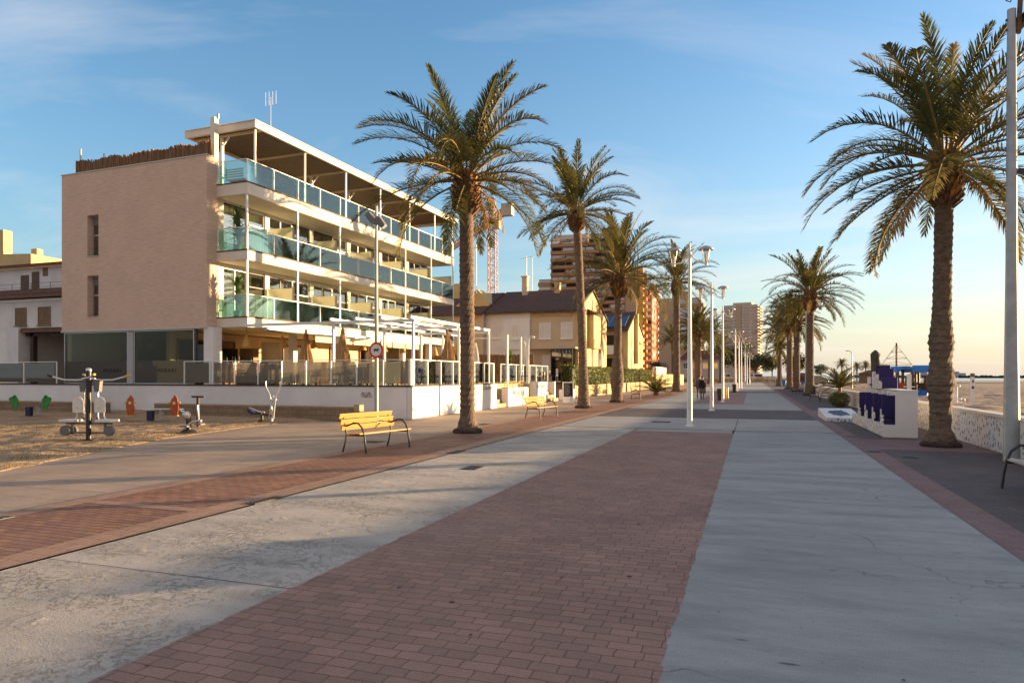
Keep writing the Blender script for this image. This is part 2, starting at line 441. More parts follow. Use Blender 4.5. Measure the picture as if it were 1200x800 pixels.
mat('bench_wood_grey', (.46, .40, .33), .6, .2, 6, .15, 60, .003, stretch=(1, .12, 6))
mat('deck_wood', (.40, .26, .13), .6, .2, 6)
mat('reed', (.20, .115, .062), .9, .55, 14, stretch=(1, 1, .12))
mat('straw', (.42, .26, .12), .9, .4, 16, .6, 50, .02, stretch=(1, 1, .25))
mat('wicker', (.52, .30, .10), .8, .25, 30, .5, 90, .01)
mat('canvas_cream', (.66, .53, .33), .85, .06, 2)
mat('canvas_white', (.70, .68, .64), .85, .08, 3)
mat('canvas_dark', (.06, .062, .045), .9, .2, 6, .4, 12, .03)
mat('navy', srgb(44, 34, 92), .5, .15, 3)
mat('navy_dark', (.012, .011, .03), .6, .2, 3)
mat('terracotta_tile', (.16, .085, .06), .85, .3, 4, .6, 9, .05)
mat('roof_dark', (.09, .048, .034), .85, .25, 3, .5, 10, .04)
mat('brown_brick', (.40, .215, .115), .85, .1, .15)
mat('orange_brick', (.46, .21, .085), .85, .12, .1)
mat('rust_brick', (.34, .15, .08), .85, .1, .1)
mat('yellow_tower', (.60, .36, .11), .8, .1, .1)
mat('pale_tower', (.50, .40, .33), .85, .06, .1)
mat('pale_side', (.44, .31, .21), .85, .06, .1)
mat('shutter_brown', (.20, .13, .075), .7, .2, 4)
mat('shutter_white', (.70, .68, .66), .6, .06, 3)
mat('door_brown', (.11, .06, .035), .6, .2, 3)
mat('solar', (.018, .032, .075), .15, .2, 2, spec=.6)
mat('crane_red', (.52, .33, .27), .6, .12, 1)
mat('crane_yellow', (.55, .38, .18), .6, .12, 1)
mat('counterweight', (.50, .42, .32), .9, .1, .5)
mat('red_paint', (.42, .055, .03), .5, .15, 4)
mat('red_orange', (.40, .085, .028), .5, .2, 6)
mat('sign_red', (.55, .07, .03), .45, .08, 5)
mat('yellow_paint', (.60, .36, .06), .5, .15, 6)
mat('blue_paint', (.03, .16, .50), .45, .15, 4)
mat('green_paint', (.035, .24, .05), .5, .25, 6)
mat('green_dark', (.02, .07, .03), .6, .25, 5)
mat('blue_dark', (.02, .025, .07), .5, .2, 5)
mat('plastic_white', (.68, .66, .60), .45, .08, 5)
mat('plastic_grey', (.16, .155, .15), .5, .12, 8)
mat('rubber', (.03, .03, .03), .8, .2, 8)
mat('ink', (.03, .028, .025), .7, .1, 5)
mat('ink_faint', (.30, .22, .15), .7, .15, 5)
mat('chalkboard', (.02, .022, .022), .7, .3, 6)
mat('stone_block', (.42, .31, .20), .9, .16, 3, .3, 40, .01)
mat('sand_pile', (.33, .24, .16), .95, .1, 3)
mat('skin', (.46, .27, .19), .6, .08, 8)
mat('hair', (.03, .02, .015), .6, .2, 20)
mat('cloth_black', (.014, .013, .014), .85, .3, 20)
mat('cloth_blue', (.09, .11, .15), .85, .25, 20)
mat('cloth_jeans', (.05, .06, .085), .9, .25, 20)
mat('cloth_grey', (.10, .10, .10), .9, .25, 20)
mat('car_white', (.72, .72, .72), .25, .04, 2, spec=.6)
mat('car_red', (.25, .03, .02), .3, .1, 2, spec=.6)
mat('car_dark', (.03, .03, .035), .3, .1, 2, spec=.6)
mat('car_silver', (.40, .41, .42), .3, .05, 2, spec=.6)
mat('pot_green', (.03, .22, .10), .5, .2, 6)
mat('pot_clay', (.33, .15, .08), .8, .2, 6)
mat('palm_bark', (.16, .115, .082), .95, .42, 7, .9, 22, .04, stretch=(1, 1, 2.2))
mat('palm_boot', (.145, .085, .045), .9, .5, 9, .6, 25, .03)
mat('palm_orange', (.40, .20, .055), .75, .35, 9)
mat('palm_rachis', (.20, .145, .05), .7, .3, 6)
mat('bark', (.11, .08, .055), .95, .3, 5, .6, 14, .05)
mat('root_mat', (.075, .052, .04), .97, .4, 12, 1., 30, .05)
leafy('palm_green', (.068, .085, .022), (.135, .138, .036), .34)
leafy('palm_olive', (.12, .112, .03), (.21, .165, .05), .36)
leafy('palm_dry', (.26, .165, .06), (.38, .25, .10), .35)
leafy('hedge_leaf', (.07, .10, .02), (.20, .21, .045), .25, 2.)
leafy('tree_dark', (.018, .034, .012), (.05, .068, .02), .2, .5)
leafy('tree_olive', (.05, .062, .02), (.11, .11, .04), .25, .5)
leafy('plant_green', (.05, .12, .03), (.13, .22, .06), .3, 4)
leafy('grass_green', (.075, .085, .02), (.16, .135, .04), .3, .9)
glass('glass_clear', (.80, .90, .86), .10)
glass('glass_teal', (.70, .87, .82), .09, gcol=(.85, .97, 1.))
glass('glass_window', (.62, .68, .64), .22)
glass('glass_shop', (.60, .64, .58), .01, fres=1.18)
glass('glass_lamp', (.80, .78, .72), .12, .08)
glass('glass_dark', (.10, .13, .15), .10)
frosted('frost_grey', (.30, .275, .24), .30, (.75, .75, .7))
frosted('frost_shop', (.17, .16, .145), .25, (.6, .6, .58))
frosted('frost_cream', (.66, .63, .50), .18, (.8, .85, .7))
bricks('brick_paving', (.285, .168, .130), (.375, .215, .165), (.13, .08, .065),   .215, .114, .0038, wob=.02, bmp=.8, bdist=.006, spots=True, stain=(.25, .175, .15), squash=.82, sqf=3)
bricks('brick_far', (.29, .175, .15), (.355, .21, .18), (.20, .12, .10), .235, .118, .004, wob=.012, bmp=.3, stain=(.25, .18, .16))
bricks('paver_red', (.40, .19, .11), (.25, .12, .08), (.10, .055, .04), .22, .11, .008, rot=R(0), wob=.010, bmp=1., bdist=.02, stain=(.27, .16, .11), spots=True)
bricks('paver_pale', (.45, .27, .18), (.38, .225, .15), (.22, .13, .09), .10, .21, .005, wob=.004, bmp=.6, bdist=.008)
bricks('paver_pink', (.26, .165, .15), (.22, .135, .125), (.13, .085, .08), .20, .10, .004, wob=.004, bmp=.4)
bricks('paver_dark', (.105, .085, .082), (.135, .105, .098), (.07, .058, .056), .20, .10, .005, wob=.004, bmp=.5, stain=(.15, .125, .118))
bricks('slab_beige', (.45, .325, .23), (.385, .28, .20), (.17, .12, .09), 1.2, .62, .008, wob=.006, bmp=.6, bdist=.01, stain=(.28, .21, .165), smooth=.3)
bricks('brick_wall', (.64, .475, .365), (.71, .53, .41), (.58, .43, .335), .27, .052, .006, rough=.9, wob=.03, bmp=.35, bdist=.008, plane='xz', stain=(.64, .465, .36), streak=.15, low=(.94, 1.05))
bricks('block_wall', (.25, .185, .12), (.28, .205, .135), (.17, .12, .08), .42, .2, .012, rough=.95, wob=.01, bmp=.6, plane='xz')
bricks('block_wall_x', (.46, .34, .19), (.50, .37, .21), (.28, .2, .12), .42, .2, .012, rough=.95, wob=.01, bmp=.6, plane='yz')
concrete('concrete_smooth', (.335, .335, .325), (.39, .385, .365), .28, seed=3.)
concrete('concrete_rough', (.455, .41, .36), (.52, .46, .395), .75, seed=9., flake=1.35, pit=False)
concrete('concrete_cross', (.37, .355, .335), (.41, .39, .36), .25, seed=17.)
# terrazzo wall: navy chips on off-white
def terrazzo(name, plane, sc):
    m, nt, b = new_mat(name)
    t = nt.nodes.new('ShaderNodeTexCoord'); s = nt.nodes.new('ShaderNodeSeparateXYZ'); nt.links.new(t.outputs['Object'], s.inputs[0])
    c = nt.nodes.new('ShaderNodeCombineXYZ')
    a, z = ('Y', 'Z') if plane == 'yz' else (('X', 'Z') if plane == 'xz' else ('X', 'Y'))
    nt.links.new(s.outputs[a], c.inputs[0]); nt.links.new(s.outputs[z], c.inputs[1])
    nn = node(nt, 'ShaderNodeTexNoise', Scale=9., Detail=1.); nt.links.new(c.outputs[0], nn.inputs['Vector'])
    dd = nt.nodes.new('ShaderNodeVectorMath'); dd.operation = 'MULTIPLY_ADD'; dd.inputs[1].default_value = (.08, .08, 0)
    nt.links.new(nn.outputs['Color'], dd.inputs[0]); nt.links.new(c.outputs[0], dd.inputs[2])
    mp = nt.nodes.new('ShaderNodeMapping'); mp.inputs['Rotation'].default_value = (0, 0, .5); mp.inputs['Scale'].default_value = (sc * 1.35, sc * .8, 1)
    nt.links.new(dd.outputs[0], mp.inputs[0])
    vo = node(nt, 'ShaderNodeTexVoronoi', Scale=1., Randomness=1., distance='MANHATTAN', voronoi_dimensions='2D'); nt.links.new(mp.outputs[0], vo.inputs['Vector'])
    msk = ramp(nt, vo.outputs['Distance'], [(.24, 1.), (.28, 0.)])
    base = ramp(nt, noise(nt, c.outputs[0], 2.2, 5), [(.3, (.62, .59, .57)), (.7, (.70, .68, .66))])
    chip = ramp(nt, vo.outputs['Color'], [(.4, (.03, .028, .06)), (.6, (.10, .085, .10))])
    nt.links.new(mix(nt, msk, base, chip), b.inputs['Base Color']); b.inputs['Roughness'].default_value = .6
    bump(nt, b, noise(nt, c.outputs[0], 40, 3), .1, .005)
terrazzo('terrazzo', 'yz', 6.2)
terrazzo('terrazzo_front', 'xz', 6.2)
terrazzo('terrazzo_top', 'xy', 3.2)
# sand with footprints
def sandy(name, c1, c2, scale, h1, h2):
    m, nt, b = new_mat(name); v = coord(nt)
    n = noise(nt, v, scale, 8, .62, .3)
    nt.links.new(ramp(nt, n, [(.3, c1), (.7, c2)]), b.inputs['Base Color'])
    b.inputs['Roughness'].default_value = .95; b.inputs['Specular IOR Level'].default_value = .1
    bump(nt, b, noise(nt, v, 2.2, 4, .6, .4), h1, .10)
    bump(nt, b, noise(nt, v, 14, 5, .6), h2, .03)
sandy('beach_sand', (.30, .225, .165), (.40, .305, .23), .8, .9, .6)
sandy('yard_sand', (.29, .195, .115), (.44, .305, .185), 1.1, .8, 1.)
sandy('earth', (.30, .24, .18), (.36, .29, .22), .05, .1, .1)
m, nt, b = new_mat('sea_water')
b.inputs['Base Color'].default_value = (.05, .09, .12, 1); b.inputs['Roughness'].default_value = .18
bump(nt, b, noise(nt, coord(nt, .35, 1, 1), .35, 6, .6), .6, .5)
mat('foam', (.75, .76, .77), .8, .15, .2)
mat('breakwater', (.06, .055, .05), .95, .4, .08)
mat('asphalt', (.06, .058, .055), .9, .2, 1)
mat('far_port', (.42, .42, .44), .9, .15, .05)

# ------------------------------------------------------------------ ground
rng = random.Random(7)
def sheet(name, pts, z, m):
    b = MB(); b.face([(x, y, z) for x, y in pts]); return struct(b.ob(name, m, fix=False))
def rect(name, x0, x1, y0, y1, z, m): return sheet(name, [(x0, y0), (x1, y0), (x1, y1), (x0, y1)], z, m)
rect('ground', -3000, 5.3, -300, 4000, -.06, 'earth')
rect('pavement', -60, -8.72, -6, 240, -.008, 'slab_beige')
# promenade strips, edge to edge
rect('concrete_strip', -.55, 2.35, -6, 22.15, 0, 'concrete_smooth')
def ragged_strip(name, x0, x1, y0, y1, z, m, step=.114, amp=.006, seed=1):
    rg = random.Random(seed); n = int((y1 - y0) / step); L = []; Rr = []; a = c = 0
    for i in range(n + 1):
        y = y0 + (y1 - y0) * i / n
        L.append((x0 + a, y)); a = rg.gauss(0, amp); L.append((x0 + a, y))
        Rr.append((x1 + c, y)); c = rg.gauss(0, amp); Rr.append((x1 + c, y))
    b = MB()
    for i in range(len(L) - 1):
        b.face([(*L[i], z), (*Rr[i], z), (*Rr[i + 1], z), (*L[i + 1], z)])
    return struct(b.ob(name, m, fix=False))
rect('concrete_bed', -3.56, -.42, -6, 21.25, -.004, 'concrete_cross')
ragged_strip('brick_strip', -3.48, -.50, -6, 21.2, .002, 'brick_paving')
rect('weathered_concrete_strip', -6.18, -3.43, -6, 22.15, 0, 'concrete_rough')
rect('concrete_joint', -3.48, -.50, 21.2, 22.15, 0, 'concrete_cross')
rect('joint_gap', -6.18, 2.35, 22.15, 22.27, -.012, 'dark_brown')
rect('concrete_cross_band', -6.18, 2.35, 22.27, 28.3, 0, 'concrete_cross')
rect('dark_paver_band', -6.18, 2.35, 28.3, 36.0, .001, 'paver_dark')
rect('concrete_far', -6.18, 2.35, 36.0, 42.6, 0, 'concrete_cross')
rect('concrete_strip_far', -.45, 2.35, 42.68, 72, 0, 'concrete_smooth')
rect('brick_strip_far', -3.48, -.45, 42.68, 72, .001, 'brick_far')
rect('concrete_strip_left_far', -6.18, -3.48, 42.68, 72, 0, 'concrete_cross')
rect('dark_paver_band_far', -6.18, 2.35, 72, 77, .001, 'paver_dark')
rect('concrete_end', -6.18, 2.35, 77, 185, 0, 'concrete_cross')
rect('pale_paver_border', -6.62, -6.215, -6, 185, .006, 'paver_pale')
rect('red_paver_strip', -8.38, -6.62, -6, 185, .003, 'paver_red')
rect('pale_paver_edge', -8.72, -8.38, -6, 185, .005, 'paver_pale')
for y in (6.7,):
    rect('pale_cross_paver', -8.38, -6.62, y, y + .21, .0065, 'paver_pale')
rect('paver_gap', -6.215, -6.18, -6, 185, -.012, 'dark_brown')
rect('pink_border', 2.35, 2.76, -6, 185, .004, 'paver_pink')
rect('dark_pavement', 2.76, 5.35, -6, 185, 0, 'paver_dark')
rect('pink_cross_band', 2.76, 5.3, 17.6, 20.4, .0045, 'paver_pink')
rect('pink_cross_band', 2.76, 5.3, 33.5, 36.5, .0045, 'paver_pink')
rect('road', -60, 60, 186, 200, -.02, 'asphalt')

# concrete slab joints
for nm, x0, x1, y in (('slab_joint', -6.18, -3.48, 4.55), ('slab_joint', -6.18, 2.35, 39.2)):
    rect(nm, x0, x1, y, y + .010, .0035, 'dark_brown')
b = MB(); b.box(-.515, -.488, 22.27, 28.3, .001, .0035); struct(b.ob('slab_joint', 'dark_brown'))
for nm, x, y, w, d_, z in (('drain_grate', -6.32, 7.35, .16, .62, .010), ('drain_grate', -8.5, 5.05, .16, .7, .010), ('drain_grate', -5.0, 11.4, .3, .5, .003), ('drain_grate', -6.3, 13.6, .2, .6, .010),
        ('drain_grate', 2.42, 16.9, .30, .42, .007), ('drain_grate', 2.95, 16.0, .3, .45, .007), ('drain_grate', 2.47, 20.9, .28, .42, .007), ('drain_grate', -9.4, 15.2, .45, .45, .0), ('drain_grate', -3.5, 25.2, .7, .6, .0035), ('drain_grate', -9.0, 22.0, .4, .5, 0.)):
    b = MB(); b.box(x, x + w, y, y + d_, z - .004, z + .004)
    n = int(d_ / .07)
    for i in range(n): b.box(x + .02, x + w - .02, y + .02 + i * .07, y + .05 + i * .07, z + .004, z + .007)
    o = b.ob('drain_grate', 'dark_frame'); struct(o)

# sandy exercise yard beside the pavement
edge = [(-6.5, -6), (-9.6, 2.0), (-12.6, 8.4), (-14.1, 12.0), (-14.95, 14.2), (-15.8, 18.5), (-15.95, 20.6), (-15.2, 22.3), (-13.9, 23.3), (-13.9, 24.1)]
def edge_x(y):
    for (xa, ya), (xb, yb) in zip(edge, edge[1:]):
        if ya <= y <= yb: return xa + (xb - xa) * (y - ya) / (yb - ya)
    return edge[-1][0]
from mathutils import noise as mn
def yard_z(x, y):
    e = edge_x(y) - x
    k = min(1, max(0, e / .8))
    return .004 + k * (.045 + .045 * mn.noise((x * .9, y * .9, 0)) + .032 * mn.noise((x * 3.1, y * 3.1, 4)) + .016 * mn.noise((x * 8, y * 8, 9))) + max(0, y - 19) * .012 * k
b = MB(); NY, NX = 190, 150
ys = [-4 + 28.0 * (i / NY) for i in range(NY + 1)]
rows = []
for y in ys:
    ex = edge_x(y) + .12 * mn.noise((0, y * 2.2, 3)) + .06 * mn.noise((0, y * 7, 5))
    r = []
    for j in range(NX + 1):
        t = j / NX; x = ex - (48 + ex) * t ** 1.5 if ex > -48 else ex
        r.append((x, y, yard_z(x, y) if j else -.006))
    rows.append(r)
vs = [p for r in rows for p in r]
b._add(vs, [(i * (NX + 1) + j, i * (NX + 1) + j + 1, (i + 1) * (NX + 1) + j + 1, (i + 1) * (NX + 1) + j) for i in range(NY) for j in range(NX)], 0, True)
struct(b.ob('sand_yard', 'yard_sand', fix=False))
# sparse dry grass
b = MB(); gr = random.Random(3); cnt = 0
while cnt < 8000:
    y = gr.uniform(1, 22.5); x = edge_x(y) - gr.random() ** 1.2 * 24 - .05
    dens = mn.noise((x * .22, y * .55, 2)) + .45 * mn.noise((x * 1.3, y * 1.3, 7))
    near = max(0, 1 - (edge_x(y) - x) / .9)
    if dens + near * .5 < .10 + gr.random() * .4: continue
    z = yard_z(x, y); h = gr.uniform(.02, .075); a = gr.uniform(0, 6.28); w = gr.uniform(.004, .010)
    dx, dy = math.cos(a) * w, math.sin(a) * w; lx, ly = gr.uniform(-.05, .05), gr.uniform(-.05, .05)
    b.face([(x - dx, y - dy, z - .01), (x + dx, y + dy, z - .01), (x + lx, y + ly, z + h)], gr.choice((0, 0, 1)))
    cnt += 1
struct(b.ob('grass', ['grass_green', 'palm_dry'], fix=False), 'stuff')
# loose sand and leaf litter blown on to the paving
b = MB(); cnt = 0
for _ in range(1500):
    x = gr.uniform(-8.6, 5); y = gr.uniform(2.6, 40); s = gr.uniform(.006, .022); a = gr.uniform(0, 6.28)
    if gr.random() < .5: x = gr.choice((-6.15, -3.5, -.5, 2.36, 2.78, 5.05)) + gr.gauss(0, .12)
    z = .009
    b.face([(x + s * math.cos(a + k * 2.1) * gr.uniform(.5, 1.3), y + s * math.sin(a + k * 2.1) * gr.uniform(.5, 1.3), z + gr.uniform(0, .006)) for k in range(3)], gr.choice((0, 1)))
struct(b.ob('leaf_litter', ['palm_dry', 'dark_brown'], fix=False), 'stuff')

# beach, sea, breakwater
shore = [(70, 900), (40, 700), (36, 520), (40, 400), (81, 405), (133, 421), (180, 390), (205, 250), (215, 60), (215, -300)]
b = MB(); inner = [(5.3, 900), (5.3, 700), (5.3, 520), (5.3, 380), (5.3, 160), (5.3, 90), (5.3, 45), (5.3, 25), (5.3, 5), (5.3, -300)]
T = [0, .04, .08, .13, .2, .3, .42, .55, .7, .82, .9, 1., 1.1]
rows = []
for (xs, ys_), (xi, yi) in zip(shore, inner):
    rows.append([(xi + (xs - xi) * t, yi + (ys_ - yi) * t, -.10 - (.85 * max(0, (t - .35) / .65) ** 1.2) - .02 * mn.noise((t * 30, yi, 0))) for t in T])
k = len(T); b._add([p for r in rows for p in r], [(i * k + j, i * k + j + 1, (i + 1) * k + j + 1, (i + 1) * k + j) for i in range(len(rows) - 1) for j in range(k - 1)], 0, True)
struct(b.ob('beach', 'beach_sand', fix=False))
# trampled sand near the wall: real footprints and humps
b = MB(); NX, NY = 110, 260
def sand_z(x, y):
    k = min(1, (x - 5.3) / 1.2) * min(1, max(0, (48 - x) / 8))
    v = mn.noise((x * .7, y * .7, 1)) * .06 + mn.noise((x * 1.9, y * 1.9, 5)) * .055 + mn.noise((x * 4.1, y * 4.1, 8)) * .03
    return -.115 + k * v * 1.4 + .10 * k
g = []
for i in range(NY + 1):
    t = i / NY; y = 8 + 112 * t ** 1.5
    for j in range(NX + 1):
        x = 5.3 + 43 * (j / NX) ** 1.5
        g.append((x, y, sand_z(x, y) if 0 < i < NY and j < NX else -.16))
b._add(g, [(i * (NX + 1) + j, i * (NX + 1) + j + 1, (i + 1) * (NX + 1) + j + 1, (i + 1) * (NX + 1) + j) for i in range(NY) for j in range(NX)], 0, True)
struct(b.ob('sand', 'beach_sand', fix=False))
rect('sea', 20, 9000, -3000, 12000, -.95, 'sea_water')
b = MB()
for (xa, ya), (xb, yb) in zip(shore[3:], shore[4:]):
    n = 14
    for i in range(n):
        t0, t1 = i / n, (i + 1) / n
        def off(t, w):
            x = xa + (xb - xa) * t; y = ya + (yb - ya) * t; L = math.hypot(x - 5, y - 60); s = w + 3 * mn.noise((x * .08, y * .08, 1))
            return (x + (x - 5) / L * s, y + (y - 60) / L * s, -.90)
        b.face([off(t0, -4), off(t1, -4), off(t1, 26), off(t0, 26)])
struct(b.ob('surf', 'foam', fix=False))
b = MB(); br = random.Random(5)
for i in range(230):
    t = i / 229; x = 120 + 560 * t; y = 900 - 60 * t
    for _ in range(2):
        s = br.uniform(1.4, 3.4); cx_, cy_ = x + br.uniform(-2, 2), y + br.uniform(-3, 3)
        b.lathe([(s * .5, -1.2), (s * 1.1, .2 + br.uniform(0, .6)), (s * .6, 1.1 + br.uniform(-.2, 1.2))], (cx_, cy_, 0), 6, smooth=False)
o = b.ob('breakwater', 'breakwater'); tag(o, 'long dark rock breakwater lying across the sea at the horizon', 'breakwater')

# ------------------------------------------------------------------ sea wall of terrazzo panels
def seawall(y0, y1, label, h=.775):
    t = thing('sea_wall', label, 'low wall', (5.17, 0, 0))
    b = MB(); b.box(0, .22, y0, y1, 0, h); b.ob('wall', 'terrazzo', t)
    b = MB(); b.box(-.05, .29, y0, y1, h, h + .075); b.ob('coping', 'cream_paint', t, bevel=.012)
seawall(3.0, 92, 'long low sea wall faced in off white terrazzo with navy chips')
t = thing('beach_bench_wall', 'short pale masonry ledge on the sand beyond the sea wall', 'low wall', (6.1, 28.6, -.1))
b = MB(); b.box(0, 1.1, 0, .5, 0, .75); b.ob('wall', 'wall_white', t, bevel=.02)
b = MB(); b.box(-.06, 1.16, -.06, .56, .75, .84); b.ob('coping', 'cream_paint', t, bevel=.015)
seawall_end = None

# ------------------------------------------------------------------ terrazzo bleacher with navy seats
t = thing('seat_block', 'white terrazzo bleacher with navy folding seats stepping up beside the sea wall', 'bench', (3.43, 21.25, 0))
b = MB()
b.box(0, .84, 0, 6.2, 0, .34); b.box(.46, .84, 0, 6.2, .34, 1.26)
b.ob('plinth', 'terrazzo', t, bevel=.02)
b = MB(); b.box(.30, .845, -.02, -.003, .0, 1.27); b.box(0., .30, -.02, -.003, 0, .34)
b.ob('end_panel', 'white_paint', t)
b = MB(); b.box(.455, .86, -.03, 6.22, 1.27, 1.30); b.ob('top_slab', 'white_paint', t)
def seat(y, x, z, s=1.):
    st = MB()
    st.box(x, x + .36 * s, y + .33, y + .37, z + .12, z + .80 * s)
    o = st.ob('seat', ['navy'], t, bevel=.008)
    q = MB(); q.box(x + .01, x + .35 * s, y, y + .33, z + .10, z + .15); q.box(x + .01, x + .35 * s, y + .02, y + .05, z, z + .10); q.ob('seat_pan', 'navy', o, bevel=.008)
    for xx in (x - .035, x + .36 * s):
        q = MB(); q.prism([(y - .03, z), (y - .03, z + .18), (y + .02, z + .26), (y + .13, z + .27), (y + .2, z + .2), (y + .28, z + .2), (y + .37, z + .42), (y + .39, z + .42), (y + .39, z)], 'x', xx, xx + .034)
        q.ob('armrest', 'terrazzo', o)
    q = MB(); q.box(x + .01, x + .35 * s, y + .05, y + .32, z + .155, z + .21); q.ob('cushion', 'navy_dark', o)
for k in range(4): seat(.14 + k * 1.42, .045, .34)
q = None
for k, (y, x, h) in enumerate(((2.7, .40, .34), (3.25, .40, .62), (3.85, .40, .74), (4.8, .40, .5))):
    b = MB(); b.box(x, x + .44, y, y + .05, 1.30, 1.30 + h); o = b.ob('upper_seat', 'navy', t, bevel=.008)
    b = MB(); b.box(x - .045, x - .004, y - .10, y + .40, 1.30, 1.30 + h * .72); b.ob('side_panel', 'terrazzo', o)
    b = MB(); b.box(x + .02, x + .42, y + .06, y + .36, 1.30, 1.30 + h * .4); b.ob('seat_pan', 'navy', o)
# low terrazzo ramp beside it
t = thing('terrazzo_ramp', 'low white wedge platform with a blue painted patch on the promenade edge', 'platform', (2.62, 27.9, 0))
b = MB(); b.prism([(0, 0), (3.4, 0), (3.4, .34), (0, .12)], 'x', 0, 1.25); b.ob('body', 'terrazzo_front', t)
b = MB(); b.face([(0, 0, .125), (1.25, 0, .125), (1.25, 3.4, .345), (0, 3.4, .345)]); b.ob('top_panel', 'white_paint', t, fix=False)
b = MB(); pr = random.Random(4)
b.face([(.62 + math.cos(a) * .42 * pr.uniform(.6, 1), 1.7 + math.sin(a) * 1.25 * pr.uniform(.6, 1), 0) for a in [k * .35 for k in range(18)]])
for i, v in enumerate(b.v): b.v[i] = (v[0], v[1], .129 + (v[1]) * .22 / 3.4)
b.ob('painted_patch', 'blue_dark', t, fix=False)

# ------------------------------------------------------------------ palms
def grow_frond(b, base, az, el, L, droop, rg, pairs, mi, dry=False, wid=1.):
    n = 16; p = Vector(base); pts = [p.copy()]; tans = []; tw = rg.uniform(-.35, .35)
    for i in range(n):
        t = (i + .5) / n; e = el - droop * t ** 1.35; a = az + tw * t * t
        d = Vector((math.cos(a) * math.cos(e), math.sin(a) * math.cos(e), math.sin(e)))
        tans.append(d); p = p + d * (L / n); pts.append(p.copy())
    b.tube(pts[::2], [.028 * min(wid, 1.4) * (1 - .85 * i / (n // 2)) + .004 for i in range(n // 2 + 1)], 4, 2, caps=False)
    for k in range(pairs):
        t = .16 + .84 * (k + rg.random() * .6) / pairs
        f = min(t, .999) * n; i = int(f); q = pts[i].lerp(pts[i + 1], f - i); T = tans[i]
        S = T.cross(Vector((0, 0, 1)))
        if S.length < .05: S = Vector((-math.sin(az), math.cos(az), 0))
        S.normalize(); N = S.cross(T).normalized()
        al = R(62 - 34 * t + rg.uniform(-9, 9)); be = R(rg.uniform(12, 42)) if not dry else R(rg.uniform(-50, 10))
        l = L * .185 * (math.sin(math.pi * min(1, .18 + t * .78)) ** .7) * rg.uniform(.8, 1.15)
        for sg in (1, -1):
            if rg.random() < .05: continue
            D = T * math.cos(al) + (S * (sg * math.cos(be)) + N * math.sin(be)) * math.sin(al)
            W = D.cross(N); 
            if W.length < .01: continue
            W = W.normalized() * (.019 * wid)
            m1 = q + D * l * .55; end = q + D * l * .98 + Vector((0, 0, -l * rg.uniform(.05, .28)))
            w2 = W * .8
            b.face([q - W * .6, q + W * .6, m1 + w2, m1 - w2], mi); b.face([m1 - w2, m1 + w2, end], mi)
